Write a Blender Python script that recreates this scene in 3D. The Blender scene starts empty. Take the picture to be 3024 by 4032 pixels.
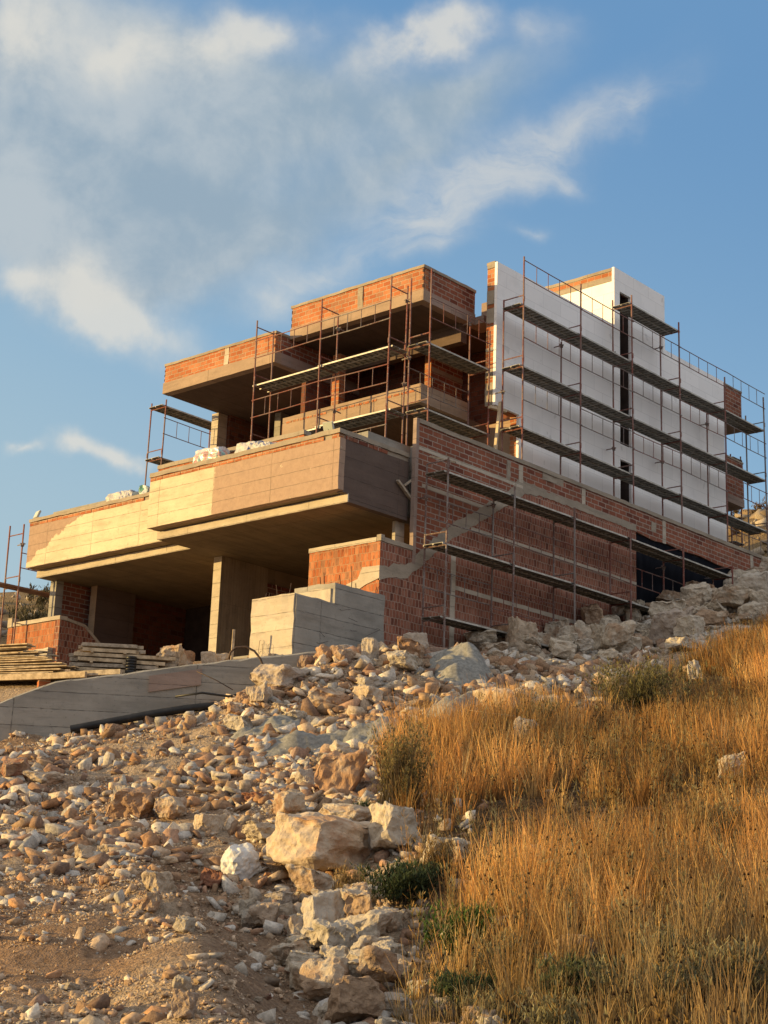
import bpy, bmesh, math, random
import numpy as np
from mathutils import Vector, Matrix, Euler, noise
random.seed(11)
RNG = np.random.default_rng(5)
SC = bpy.context.scene
COL = SC.collection
OFF = {}                                   # object name -> world position of its root

# ---------------------------------------------------------------- objects
def tag(o, label=None, cat=None, group=None, kind=None):
    if label: o['label'] = label
    if cat: o['category'] = cat
    if group: o['group'] = group
    if kind: o['kind'] = kind
    return o

def thing(name, label, cat, loc=(0, 0, 0), group=None):
    o = bpy.data.objects.new(name, None); COL.objects.link(o)
    o.location = loc; o.empty_display_size = 0.3; OFF[o.name] = Vector(loc)
    return tag(o, label, cat, group)

class MB:
    """collects shapes in world metres and links them as one mesh object"""
    def __init__(self): self.v = []; self.f = []
    def box(self, x0, x1, y0, y1, z0, z1, jit=0.0, cell=0.35):
        if jit <= 0:
            b = len(self.v)
            self.v += [(x, y, z) for z in (z0, z1) for y in (y0, y1) for x in (x0, x1)]
            self.f += [tuple(b + i for i in q) for q in ((0, 2, 3, 1), (4, 5, 7, 6), (0, 1, 5, 4), (2, 6, 7, 3), (0, 4, 6, 2), (1, 3, 7, 5))]
            return self
        lo = (x0, y0, z0); hi = (x1, y1, z1)
        n = [max(1, min(90, int(round((hi[k] - lo[k]) / cell)))) for k in range(3)]
        def g(k, i): return lo[k] + (hi[k] - lo[k]) * i / n[k]
        idx = {}
        def vid(i, j, k):
            key = (i, j, k)
            if key not in idx:
                p = Vector((g(0, i), g(1, j), g(2, k)))
                w = noise.noise_vector(p * 2.3 + Vector((3, 7, 1))) * jit + noise.noise_vector(p * 7.1) * jit * 0.5
                idx[key] = len(self.v); self.v.append(tuple(p + w))
            return idx[key]
        nx, ny, nz = n
        for i in range(nx):
            for j in range(ny):
                self.f.append((vid(i, j, 0), vid(i, j + 1, 0), vid(i + 1, j + 1, 0), vid(i + 1, j, 0)))
                self.f.append((vid(i, j, nz), vid(i + 1, j, nz), vid(i + 1, j + 1, nz), vid(i, j + 1, nz)))
        for i in range(nx):
            for k in range(nz):
                self.f.append((vid(i, 0, k), vid(i + 1, 0, k), vid(i + 1, 0, k + 1), vid(i, 0, k + 1)))
                self.f.append((vid(i, ny, k), vid(i, ny, k + 1), vid(i + 1, ny, k + 1), vid(i + 1, ny, k)))
        for j in range(ny):
            for k in range(nz):
                self.f.append((vid(0, j, k), vid(0, j, k + 1), vid(0, j + 1, k + 1), vid(0, j + 1, k)))
                self.f.append((vid(nx, j, k), vid(nx, j + 1, k), vid(nx, j + 1, k + 1), vid(nx, j, k + 1)))
        return self
    def beam(self, p0, p1, w, h, up=(0, 0, 1)):
        """rectangular bar from p0 to p1, w across, h along up"""
        p0 = Vector(p0); p1 = Vector(p1); d = (p1 - p0).normalized(); u = Vector(up)
        s = d.cross(u).normalized() * w / 2; u = s.normalized().cross(d).normalized() * h / 2
        b = len(self.v)
        for p in (p0, p1):
            for a, c in ((-1, -1), (1, -1), (1, 1), (-1, 1)): self.v.append(tuple(p + s * a + u * c))
        self.f += [tuple(b + i for i in q) for q in ((0, 1, 2, 3), (7, 6, 5, 4), (0, 4, 5, 1), (1, 5, 6, 2), (2, 6, 7, 3), (3, 7, 4, 0))]
        return self
    def tube(self, pts, r, n=6, cap=True):
        pts = [Vector(p) for p in pts]; b = len(self.v); ref = None
        for i, p in enumerate(pts):
            d = (pts[min(i + 1, len(pts) - 1)] - pts[max(i - 1, 0)]).normalized()
            if ref is None: ref = d.orthogonal().normalized()
            ref = (ref - d * ref.dot(d)).normalized(); c = d.cross(ref)
            rr = r[i] if isinstance(r, (list, tuple)) else r
            for k in range(n):
                a = 2 * math.pi * k / n; self.v.append(tuple(p + (ref * math.cos(a) + c * math.sin(a)) * rr))
        for i in range(len(pts) - 1):
            for k in range(n):
                k2 = (k + 1) % n
                self.f.append((b + i * n + k, b + i * n + k2, b + (i + 1) * n + k2, b + (i + 1) * n + k))
        if cap:
            self.f.append(tuple(b + k for k in range(n))[::-1]); e = b + (len(pts) - 1) * n
            self.f.append(tuple(e + k for k in range(n)))
        return self
    def prism(self, poly, axis, c0, c1):
        """polygon extruded along 'X' (poly in y,z) or 'Y' (poly in x,z) or 'Z' (poly in x,y)"""
        def mk(p, c): return (c, p[0], p[1]) if axis == 'X' else (p[0], c, p[1]) if axis == 'Y' else (p[0], p[1], c)
        b = len(self.v); n = len(poly)
        self.v += [mk(p, c0) for p in poly] + [mk(p, c1) for p in poly]
        self.f.append(tuple(range(b, b + n))); self.f.append(tuple(range(b + 2 * n - 1, b + n - 1, -1)))
        for i in range(n):
            j = (i + 1) % n; self.f.append((b + i, b + n + i, b + n + j, b + j))
        return self
    def build(self, name, mat, parent=None, label=None, smooth=False, uv=True):
        off = OFF[parent.name] if parent is not None else Vector((0, 0, 0))
        me = bpy.data.meshes.new(name)
        V = np.array(self.v, float)
        me.from_pydata([tuple(p) for p in (V - np.array(off))], [], self.f)
        bm = bmesh.new(); bm.from_mesh(me); bmesh.ops.recalc_face_normals(bm, faces=bm.faces)
        if uv:
            L = bm.loops.layers.uv.new('metres')
            for f in bm.faces:
                n = f.normal; a = max(range(3), key=lambda k: abs(n[k]))
                for l in f.loops:
                    p = l.vert.co + off
                    l[L].uv = (p.y, p.z) if a == 0 else (p.x, p.z) if a == 1 else (p.x, p.y)
        if smooth:
            for f in bm.faces: f.smooth = True
        bm.to_mesh(me); bm.free()
        if mat: me.materials.append(mat)
        o = bpy.data.objects.new(name, me); COL.objects.link(o)
        if parent is not None: o.parent = parent
        OFF[o.name] = off
        if label: o['label'] = label
        return o

def np_mesh(name, V, F, mat, col=None, smooth=False):
    """fast mesh from numpy vertices and equal-size faces, optional per-vertex colour"""
    me = bpy.data.meshes.new(name); k = F.shape[1]
    me.vertices.add(len(V)); me.vertices.foreach_set('co', V.astype(np.float32).ravel())
    me.loops.add(F.size); me.loops.foreach_set('vertex_index', F.astype(np.int32).ravel())
    me.polygons.add(len(F)); me.polygons.foreach_set('loop_start', np.arange(0, F.size, k, dtype=np.int32))
    me.polygons.foreach_set('loop_total', np.full(len(F), k, dtype=np.int32))
    if smooth: me.polygons.foreach_set('use_smooth', np.ones(len(F), dtype=bool))
    me.update(calc_edges=True)
    if col is not None:
        a = me.color_attributes.new('tint', 'FLOAT_COLOR', 'POINT')
        a.data.foreach_set('color', np.c_[col, np.ones(len(col))].astype(np.float32).ravel())
    me.materials.append(mat)
    o = bpy.data.objects.new(name, me); COL.objects.link(o); OFF[o.name] = Vector((0, 0, 0))
    return o

# ---------------------------------------------------------------- materials
class NT:
    def __init__(self, tree): self.t = tree; self.n = tree.nodes; self.l = tree.links
    def new(self, typ, _in=None, **props):
        nd = self.n.new(typ)
        for k, v in props.items(): setattr(nd, k, v)
        if _in:
            for k, v in _in.items():
                s = nd.inputs[k]
                if isinstance(v, bpy.types.NodeSocket): self.l.new(v, s)
                else: s.default_value = v
        return nd
    def math(self, op, a, b=0.0, c=0.0, clamp=False):
        return self.new('ShaderNodeMath', {0: a, 1: b, 2: c}, operation=op, use_clamp=clamp).outputs[0]
    def mix(self, f, a, b, blend='MIX'):
        def c(v): return v if isinstance(v, bpy.types.NodeSocket) else (*v, 1.0)
        return self.new('ShaderNodeMix', {0: f, 6: c(a), 7: c(b)}, data_type='RGBA', blend_type=blend).outputs[2]
    def ramp(self, f, stops):
        nd = self.new('ShaderNodeValToRGB', {0: f}); e = nd.color_ramp.elements
        while len(e) < len(stops): e.new(0.5)
        for i, (p, c) in enumerate(stops):
            e[i].position = p; e[i].color = (*c, 1.0) if len(c) == 3 else c
        return nd.outputs[0]
    def step(self, v, a, b):
        return self.new('ShaderNodeMapRange', {0: v, 1: a, 2: b, 3: 0.0, 4: 1.0}, interpolation_type='SMOOTHSTEP').outputs[0]
    def noise(self, vec, scale, detail=4.0, rough=0.55, out=0, dist=0.0):
        i = {'Scale': scale, 'Detail': detail, 'Roughness': rough, 'Distortion': dist}
        if vec is not None: i['Vector'] = vec
        return self.new('ShaderNodeTexNoise', i).outputs[out]

def material(name):
    m = bpy.data.materials.new(name); m.use_nodes = True; m.node_tree.nodes.clear()
    return m, NT(m.node_tree)

def finish(t, color, rough=0.9, height=None, bump=0.02, strength=1.0, metallic=0.0, spec=0.25, trans=None):
    i = {'Base Color': color if isinstance(color, bpy.types.NodeSocket) else (*color, 1.0), 'Roughness': rough, 'Metallic': metallic, 'Specular IOR Level': spec}
    if height is not None:
        i['Normal'] = t.new('ShaderNodeBump', {'Height': height, 'Distance': bump, 'Strength': strength}).outputs[0]
    b = t.new('ShaderNodeBsdfPrincipled', i)
    s = b.outputs[0]
    if trans is not None:
        tr = t.new('ShaderNodeBsdfTranslucent', {'Color': color if isinstance(color, bpy.types.NodeSocket) else (*color, 1.0)})
        s = t.new('ShaderNodeMixShader', {0: trans, 1: s, 2: tr.outputs[0]}).outputs[0]
    t.new('ShaderNodeOutputMaterial', {'Surface': s})

def uvmap(t): return t.new('ShaderNodeUVMap', uv_map='metres').outputs[0]
def wpos(t): return t.new('ShaderNodeNewGeometry').outputs['Position']

def brick_mat(name, palette, mortar, bw, bh, ms, vertical=False, smear=0.35, streak=0.0, wobble=0.03, seed=0.0):
    m, t = material(name)
    uv = uvmap(t); pos = wpos(t)
    wob = t.new('ShaderNodeVectorMath', {0: t.noise(pos, 3.0, 3, 0.6, out=1), 1: (0.5, 0.5, 0.5)}, operation='SUBTRACT').outputs[0]
    wob = t.new('ShaderNodeVectorMath', {0: wob, 'Scale': wobble}, operation='SCALE').outputs[0]
    v = t.new('ShaderNodeVectorMath', {0: uv, 1: wob}, operation='ADD').outputs[0]
    v = t.new('ShaderNodeMapping', {0: v, 1: (seed, seed * 0.37, 0), 2: (0, 0, math.pi / 2 if vertical else 0)}).outputs[0]
    br = t.new('ShaderNodeTexBrick', {'Vector': v, 'Color1': (0, 0, 0, 1), 'Color2': (1, 1, 1, 1), 'Mortar': (0.5, 0.5, 0.5, 1), 'Scale': 1.0,
                                     'Mortar Size': ms, 'Mortar Smooth': 0.25, 'Bias': 0.0, 'Brick Width': bw, 'Row Height': bh}, offset=0.5)
    base = t.ramp(br.outputs[0], palette)
    n1 = t.noise(pos, 9.0, 6, 0.65); n2 = t.noise(pos, 0.9, 4, 0.6); n3 = t.noise(pos, 2.6, 6, 0.7)
    base = t.mix(t.math('MULTIPLY', t.step(n1, 0.45, 0.75), 0.45), base, tuple(0.62 * c + 0.02 for c in palette[1][1]))
    if streak > 0:                                   # hollow clay blocks laid on end: ribs and dark gaps
        mp = t.new('ShaderNodeMapping', {0: v, 3: (13, 3.6, 1)}).outputs[0]
        st = t.step(t.noise(mp, 1.0, 2, 0.5), 0.56, 0.64)
        base = t.mix(t.math('MULTIPLY', st, streak), base, (0.055, 0.022, 0.016))
    sm = t.step(t.math('ADD', n3, t.math('MULTIPLY', t.math('SUBTRACT', n2, 0.5), 0.6)), 0.66, 0.74)
    mort = t.mix(n1, tuple(c * 0.7 for c in mortar), tuple(min(1, c * 1.25) for c in mortar))
    fac = t.math('MAXIMUM', br.outputs[1], t.math('MULTIPLY', sm, smear))
    c = t.mix(fac, base, mort)
    c = t.mix(t.step(n2, 0.35, 0.7), t.mix(1.0, c, (0.78, 0.76, 0.75), 'MULTIPLY'), c)
    h = t.math('ADD', t.math('MULTIPLY', br.outputs[1], -0.7), t.math('MULTIPLY', n1, 0.5))
    finish(t, c, 0.92, h, 0.035, 1.0)
    return m

def concrete_mat(name, base, dark, board=(2.4, 0.42), line=0.010, linecol=0.42, stain=0.6, mask=None, vertical=False, bump=0.02):
    m, t = material(name)
    uv = uvmap(t); pos = wpos(t)
    n1 = t.noise(pos, 1.3, 6, 0.62); n2 = t.noise(pos, 7.0, 6, 0.7); n3 = t.noise(pos, 40.0, 3, 0.6)
    wob = t.new('ShaderNodeVectorMath', {0: t.noise(pos, 2.0, 4, 0.6, out=1), 'Scale': 0.03}, operation='SCALE').outputs[0]
    v = t.new('ShaderNodeVectorMath', {0: uv, 1: wob}, operation='ADD').outputs[0]
    v = t.new('ShaderNodeMapping', {0: v, 1: (0.31, 0.17, 0), 2: (0, 0, math.pi / 2 if vertical else 0)}).outputs[0]
    br = t.new('ShaderNodeTexBrick', {'Vector': v, 'Color1': (0, 0, 0, 1), 'Color2': (1, 1, 1, 1), 'Mortar': (0.5, 0.5, 0.5, 1), 'Scale': 1.0,
                                     'Mortar Size': line, 'Mortar Smooth': 0.4, 'Brick Width': board[0], 'Row Height': board[1]}, offset=0.0)
    mp = t.new('ShaderNodeMapping', {0: v, 3: (0.5, 3.2, 1)}).outputs[0]; n4 = t.noise(mp, 1.2, 6, 0.7)
    c = t.mix(t.step(n1, 0.33, 0.68), dark, base)
    c = t.mix(t.math('MULTIPLY', t.step(n4, 0.50, 0.64), 0.7), c, tuple(x * 0.70 for x in dark))
    c = t.mix(t.math('MULTIPLY', t.step(n4, 0.46, 0.34), 0.5), c, tuple(min(1, x * 1.22) for x in base))
    c = t.mix(0.42, c, t.mix(br.outputs[0], dark, base))
    if mask:                                         # a second coat over part of the face: a*u + b*v + c > noise
        a, b, cc, col, amp = mask
        sx = t.new('ShaderNodeSeparateXYZ', {0: uv})
        mv = t.math('ADD', t.math('ADD', t.math('MULTIPLY', sx.outputs[0], a), t.math('MULTIPLY', sx.outputs[1], b)), cc)
        mv = t.math('ADD', mv, t.math('MULTIPLY', t.math('SUBTRACT', t.noise(pos, 2.4, 5, 0.6), 0.5), amp))
        k = t.step(mv, -0.015, 0.02)
        sp = t.step(t.noise(pos, 4.5, 4, 0.6), 0.70, 0.73)
        k = t.math('MULTIPLY', k, t.math('SUBTRACT', 1.0, t.math('MULTIPLY', sp, 0.8)))
        c = t.mix(k, c, t.mix(t.step(n2, 0.3, 0.75), tuple(x * 0.8 for x in col), col))
    c = t.mix(t.math('MULTIPLY', t.step(n2, 0.55, 0.8), stain), c, tuple(x * 0.55 for x in dark))
    lv = t.math('MULTIPLY', br.outputs[1], t.math('MULTIPLY', t.step(t.noise(pos, 5.0, 4, .6), .30, .62), linecol * 1.7), clamp=True)
    c = t.mix(lv, c, tuple(x * 0.3 for x in dark))
    pits = t.step(t.noise(pos, 17.0, 3, 0.6), 0.66, 0.72)
    c = t.mix(t.math('MULTIPLY', pits, 0.55), c, tuple(x * 0.35 for x in dark))
    h = t.math('ADD', t.math('MULTIPLY', br.outputs[1], -0.5), t.math('ADD', t.math('MULTIPLY', n2, 0.6), t.math('MULTIPLY', n3, 0.15)))
    finish(t, c, 0.9, h, bump, 0.8)
    return m

def simple_mat(name, c1, c2, scale=6.0, rough=0.7, metallic=0.0, bump=0.005, detail=5, spec=0.3, lo=0.35, hi=0.65, trans=None):
    m, t = material(name); pos = wpos(t)
    n = t.noise(pos, scale, detail, 0.65)
    finish(t, t.mix(t.step(n, lo, hi), c1, c2), rough, n, bump, 0.6, metallic, spec, trans)
    return m

MAT = {}
_p_lit = [(0.0, (0.36, 0.110, 0.042)), (0.35, (0.44, 0.150, 0.058)), (0.7, (0.50, 0.205, 0.095)), (1.0, (0.30, 0.150, 0.085))]  # clay in its sunlit tone, the light is in the palette
_p_shade = [(0.0, (0.150, 0.045, 0.028)), (0.22, (0.265, 0.088, 0.050)), (0.7, (0.320, 0.115, 0.064)), (1.0, (0.225, 0.098, 0.060))]  # the same clay toned down for walls in shade
_p_hol = [(0.0, (0.165, 0.058, 0.038)), (0.25, (0.265, 0.095, 0.058)), (0.7, (0.335, 0.135, 0.083)), (1.0, (0.375, 0.175, 0.118))]  # blocks on end, toned for the shaded wall faces
MAT['brick'] = brick_mat('orange hollow brick', _p_lit, (0.50, 0.36, 0.235), 0.30, 0.150, 0.014, smear=0.22)
MAT['brick_red'] = brick_mat('red brick courses', _p_shade, (0.43, 0.335, 0.27), 0.40, 0.158, 0.017, smear=0.22, seed=0.4)
MAT['brick_end'] = brick_mat('red brick on end', _p_hol, (0.42, 0.29, 0.22), 0.13, 0.215, 0.013, smear=0.14, streak=0.42, wobble=0.07, seed=0.7)
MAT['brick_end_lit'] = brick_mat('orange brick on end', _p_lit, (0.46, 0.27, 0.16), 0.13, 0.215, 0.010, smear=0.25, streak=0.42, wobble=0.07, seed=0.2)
MAT['brick_dark'] = brick_mat('brown room brick', [(p, tuple(x * .6 for x in q)) for p, q in _p_shade], (0.15, 0.11, 0.09), 0.33, 0.17, 0.012, smear=0.4, seed=1.3)  # shaded palette darkened further to paint in room shade
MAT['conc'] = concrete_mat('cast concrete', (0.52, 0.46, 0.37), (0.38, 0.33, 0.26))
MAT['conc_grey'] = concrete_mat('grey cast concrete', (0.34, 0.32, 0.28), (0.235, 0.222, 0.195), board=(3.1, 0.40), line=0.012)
MAT['conc_edge'] = concrete_mat('slab edge concrete', (0.37, 0.27, 0.195), (0.28, 0.205, 0.148), board=(3.0, 0.9), stain=0.3)
MAT['coping'] = concrete_mat('rough coping mortar', (0.37, 0.315, 0.245), (0.26, 0.22, 0.17), board=(5, 2), line=0.002, stain=0.7, bump=0.03)
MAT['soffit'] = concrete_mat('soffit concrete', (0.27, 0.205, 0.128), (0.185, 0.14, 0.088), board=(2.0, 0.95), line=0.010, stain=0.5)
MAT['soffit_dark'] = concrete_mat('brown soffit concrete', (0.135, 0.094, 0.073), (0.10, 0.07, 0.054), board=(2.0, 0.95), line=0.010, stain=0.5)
MAT['column'] = concrete_mat('board marked column concrete', (0.36, 0.285, 0.185), (0.235, 0.185, 0.12), board=(3.0, 0.11), line=0.005, vertical=True, linecol=0.35)
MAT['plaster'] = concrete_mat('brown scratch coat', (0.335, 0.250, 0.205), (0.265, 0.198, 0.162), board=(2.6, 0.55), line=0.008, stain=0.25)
MAT['plaster_dark'] = concrete_mat('dark brown side coat', (0.135, 0.098, 0.080), (0.105, 0.076, 0.063), board=(2.6, 0.55), line=0.008, stain=0.2)  # scratch coat darkened in colour to stand in for shade
MAT['parapet_tan'] = concrete_mat('tan coat', (0.46, 0.32, 0.20), (0.36, 0.25, 0.16), board=(3, 1.1), line=0.006)  # brighter tone that paints sunlight on the left column front
MAT['parapet_near'] = concrete_mat('half coated parapet', (0.62, 0.54, 0.385), (0.49, 0.415, 0.29), board=(2.3, 0.36), mask=(-1.0, 0.0, 31.85, (0.395, 0.278, 0.205), 0.26), stain=0.8)
MAT['parapet_far'] = concrete_mat('patch coated parapet', (0.62, 0.54, 0.385), (0.49, 0.415, 0.29), board=(2.3, 0.36), mask=(0.42, 1.0, -28.85, (0.375, 0.262, 0.195), 0.8), stain=0.8)
MAT['inner_plaster'] = concrete_mat('tan inner plaster', (0.40, 0.29, 0.20), (0.31, 0.22, 0.15), board=(4, 2), line=0.004, stain=0.3)

def eps_mat():
    m, t = material('white insulation board'); uv = uvmap(t); pos = wpos(t)
    br = t.new('ShaderNodeTexBrick', {'Vector': uv, 'Color1': (0, 0, 0, 1), 'Color2': (1, 1, 1, 1), 'Mortar': (0.5, 0.5, 0.5, 1), 'Scale': 1.0,
                                     'Mortar Size': 0.009, 'Mortar Smooth': 0.2, 'Brick Width': 1.0, 'Row Height': 0.5}, offset=0.5)
    n = t.noise(pos, 1.1, 5, 0.6); n2 = t.noise(pos, 14, 3, 0.5)
    c = t.mix(br.outputs[0], (0.86, 0.86, 0.85), (0.92, 0.915, 0.905))
    c = t.mix(t.math('MULTIPLY', t.step(n, 0.5, 0.75), 0.35), c, (0.66, 0.66, 0.65))
    mp = t.new('ShaderNodeMapping', {0: uv, 3: (2.6, 0.55, 1)}).outputs[0]
    run = t.step(t.noise(mp, 1.0, 4, 0.6), 0.66, 0.78)                       # grey adhesive runs
    c = t.mix(t.math('MULTIPLY', run, 0.6), c, (0.42, 0.42, 0.41))
    mq = t.new('ShaderNodeMapping', {0: uv, 1: (3.3, 1.7, 0), 3: (1.6, 1.1, 1)}).outputs[0]
    c = t.mix(t.math('MULTIPLY', t.step(t.noise(mq, 1.6, 2, .4), .70, .715), 0.35), c, (0.50, 0.50, 0.49))
    c = t.mix(t.math('MULTIPLY', br.outputs[1], 0.38), c, (0.45, 0.45, 0.45))
    finish(t, c, 0.85, t.math('ADD', n2, t.math('MULTIPLY', br.outputs[1], -0.4)), 0.004, 0.6)
    return m
MAT['eps'] = eps_mat()

def pole_mat(name, a, b, c3):
    m, t = material(name); pos = wpos(t)
    mp = t.new('ShaderNodeMapping', {0: pos, 3: (1, 1, 0.6)}).outputs[0]
    n = t.noise(mp, 1.6, 5, 0.7); n2 = t.noise(pos, 22, 4, 0.7)
    c = t.mix(t.step(n, 0.42, 0.60), a, b)
    c = t.mix(t.step(n2, 0.56, 0.66), c, c3)
    finish(t, c, 0.65, n2, 0.004, 0.6, 0.15, 0.4)
    return m
MAT['pole'] = pole_mat('rusty painted scaffold tube', (0.20, 0.060, 0.042), (0.21, 0.135, 0.115), (0.36, 0.30, 0.26))
MAT['pole_grey'] = pole_mat('dull grey scaffold tube', (0.22, 0.195, 0.18), (0.15, 0.085, 0.07), (0.40, 0.37, 0.33))
MAT['deck_edge'] = simple_mat('deck side channel', (0.34, 0.33, 0.29), (0.52, 0.50, 0.45), 5.0, 0.55, 0.25, 0.002)  # paler than the deck, so the edge looks lit
MAT['deck'] = simple_mat('galvanised deck', (0.17, 0.168, 0.15), (0.33, 0.32, 0.29), 5.0, 0.6, 0.25, 0.003)  # darker tone carries the shade of the underside
MAT['wood'] = simple_mat('weathered timber', (0.30, 0.225, 0.14), (0.56, 0.44, 0.29), 5.0, 0.85, 0, 0.004)
MAT['wood_grey'] = simple_mat('grey weathered timber', (0.22, 0.18, 0.135), (0.44, 0.37, 0.28), 6.0, 0.9, 0, 0.004)
MAT['wood_plank'] = simple_mat('brown scaffold plank', (0.16, 0.095, 0.065), (0.27, 0.175, 0.125), 3.0, 0.85, 0, 0.003)
MAT['wood_pale'] = simple_mat('pale timber prop', (0.48, 0.38, 0.25), (0.62, 0.50, 0.34), 4.0, 0.8, 0, 0.002)
MAT['black_plastic'] = simple_mat('black pipe plastic', (0.010, 0.010, 0.011), (0.022, 0.022, 0.023), 4.0, 0.45, 0, 0.002)
MAT['wire'] = simple_mat('rusty steel wire', (0.05, 0.035, 0.028), (0.10, 0.065, 0.045), 9.0, 0.7, 0.3)
MAT['lamp_body'] = simple_mat('pale lamp housing', (0.40, 0.40, 0.37), (0.50, 0.50, 0.46), 4.0, 0.5)
MAT['lamp_glass'] = simple_mat('lamp glass', (0.42, 0.46, 0.36), (0.50, 0.53, 0.42), 2.0, 0.15, 0, 0.0, spec=0.6)
MAT['void'] = simple_mat('dark room lining', (0.045, 0.032, 0.027), (0.07, 0.05, 0.042), 2.0, 0.95)  # near-black colour standing in for shade inside openings and holes

def tar_mat():
    m, t = material('black waterproofing'); uv = uvmap(t); pos = wpos(t)
    mp = t.new('ShaderNodeMapping', {0: uv, 3: (3.0, 0.8, 1)}).outputs[0]
    n = t.noise(mp, 1.0, 5, 0.65)
    finish(t, t.mix(t.step(n, 0.4, 0.7), (0.005, 0.006, 0.010), (0.012, 0.013, 0.018)), 0.95, n, 0.01, 0.6, 0, 0.08)
    return m
MAT['tar'] = tar_mat()

def rock_mat(name, cream, stain, grey, warm=0.5):
    m, t = material(name)
    tc = t.new('ShaderNodeTexCoord').outputs['Object']; oi = t.new('ShaderNodeObjectInfo').outputs['Random']
    off = t.new('ShaderNodeCombineXYZ', {0: t.math('MULTIPLY', oi, 37.0), 1: t.math('MULTIPLY', oi, 11.0), 2: 0.0}).outputs[0]
    v = t.new('ShaderNodeVectorMath', {0: tc, 1: off}, operation='ADD').outputs[0]
    n1 = t.noise(v, 1.6, 6, 0.65); n2 = t.noise(v, 6.0, 6, 0.7); n3 = t.noise(v, 22.0, 4, 0.7)
    c = t.mix(t.step(n2, 0.3, 0.7), tuple(x * 0.72 for x in cream), cream)
    k = t.step(t.math('ADD', n1, t.math('MULTIPLY', t.math('SUBTRACT', oi, 0.5), warm)), 0.50, 0.66)
    c = t.mix(t.math('MULTIPLY', k, 0.75), c, t.mix(n2, tuple(x * 0.6 for x in stain), stain))
    c = t.mix(t.step(t.math('FRACT', t.math('MULTIPLY', oi, 7.31)), 0.62, 0.9), c, t.mix(0.65, c, grey))
    c = t.mix(t.math('MULTIPLY', t.step(n3, 0.58, 0.72), 0.5), c, tuple(x * 0.35 for x in stain))
    h = t.math('ADD', t.math('MULTIPLY', n2, 0.7), t.math('MULTIPLY', n3, 0.35))
    finish(t, c, 0.95, h, 0.07, 0.9)
    return m
MAT['rock'] = rock_mat('limestone', (0.56, 0.45, 0.33), (0.42, 0.22, 0.11), (0.42, 0.39, 0.34), 0.5)
MAT['rock_pale'] = rock_mat('pale limestone', (0.57, 0.49, 0.38), (0.42, 0.26, 0.15), (0.45, 0.41, 0.35), 0.5)
MAT['rock_red'] = rock_mat('red stained limestone', (0.40, 0.27, 0.18), (0.30, 0.11, 0.060), (0.3, 0.25, 0.2), 0.9)
MAT['spill'] = simple_mat('hardened concrete spill', (0.16, 0.158, 0.142), (0.27, 0.262, 0.235), 11.0, 0.95, 0, 0.03, 8)

def tint_mat(name, rough=0.95, scale=30.0, bump=0.01, trans=None, amp=0.5):
    m, t = material(name); pos = wpos(t)
    a = t.new('ShaderNodeVertexColor', layer_name='tint').outputs[0]
    n = t.noise(pos, scale, 4, 0.65)
    c = t.mix(1.0, a, t.ramp(n, [(0.2, (1 - amp,) * 3), (0.8, (1 + amp * 0.4,) * 3)]), 'MULTIPLY')
    finish(t, c, rough, n if bump else None, bump, 0.7, 0, 0.15, trans)
    return m
MAT['stones'] = tint_mat('broken stone', 0.95, 22.0, 0.02, None, 0.6)
MAT['straw'] = tint_mat('dry grass', 0.9, 3.0, 0.0, 0.35, 0.15)
MAT['leaf'] = tint_mat('small leaves', 0.8, 6.0, 0.0, 0.3, 0.25)

def soil_mat():
    m, t = material('stony soil'); pos = wpos(t)
    a = t.new('ShaderNodeVertexColor', layer_name='tint').outputs[0]
    n1 = t.noise(pos, 1.2, 6, 0.65); n2 = t.noise(pos, 9.0, 8, 0.72); n3 = t.noise(pos, 45.0, 5, 0.7)
    vo = t.new('ShaderNodeTexVoronoi', {'Vector': pos, 'Scale': 14.0, 'Randomness': 1.0}, feature='F1')
    vo2 = t.new('ShaderNodeTexVoronoi', {'Vector': pos, 'Scale': 37.0, 'Randomness': 1.0}, feature='F1')
    c = t.mix(1.0, a, t.ramp(n2, [(0.25, (0.42, 0.37, 0.34)), (0.5, (0.92, 0.90, 0.87)), (0.75, (1.5, 1.5, 1.5))]), 'MULTIPLY')
    peb = t.math('MULTIPLY', t.step(vo.outputs[0], 0.42, 0.30), t.step(n1, 0.42, 0.6))
    c = t.mix(t.math('MULTIPLY', peb, 0.5), c, t.mix(vo.outputs[1], (0.26, 0.15, 0.10), (0.46, 0.37, 0.28)))
    h = t.math('ADD', t.math('MULTIPLY', n2, 0.8), t.math('ADD', t.math('MULTIPLY', vo.outputs[0], -0.5), t.math('MULTIPLY', vo2.outputs[0], -0.35)))
    h = t.math('ADD', h, t.math('MULTIPLY', n3, 0.25))
    finish(t, c, 0.97, h, 0.17, 1.0, 0, 0.1)
    return m
MAT['soil'] = soil_mat()
# ---------------------------------------------------------------- terrain (pure numpy)
YAW = 0.72871498
FWD = np.array([math.cos(YAW), math.sin(YAW)])
RGT = np.array([math.sin(YAW), -math.cos(YAW)])

def _hash(ix, iy, seed):
    h = (ix.astype(np.int64) * 374761393 + iy.astype(np.int64) * 668265263 + seed * 1442695041) & 0x7fffffff
    h = ((h ^ (h >> 13)) * 1274126177) & 0x7fffffff
    h = ((h ^ (h >> 16)) * 668265263) & 0x7fffffff
    return ((h ^ (h >> 15)) & 0xffffff) / float(0xffffff)

def vnoise(x, y, seed=0):
    x = np.asarray(x, float); y = np.asarray(y, float)
    ix = np.floor(x); iy = np.floor(y); fx = x - ix; fy = y - iy
    fx = fx * fx * (3 - 2 * fx); fy = fy * fy * (3 - 2 * fy)
    a = _hash(ix, iy, seed); b = _hash(ix + 1, iy, seed); c = _hash(ix, iy + 1, seed); d = _hash(ix + 1, iy + 1, seed)
    return (a + (b - a) * fx) * (1 - fy) + (c + (d - c) * fx) * fy - 0.5

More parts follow.
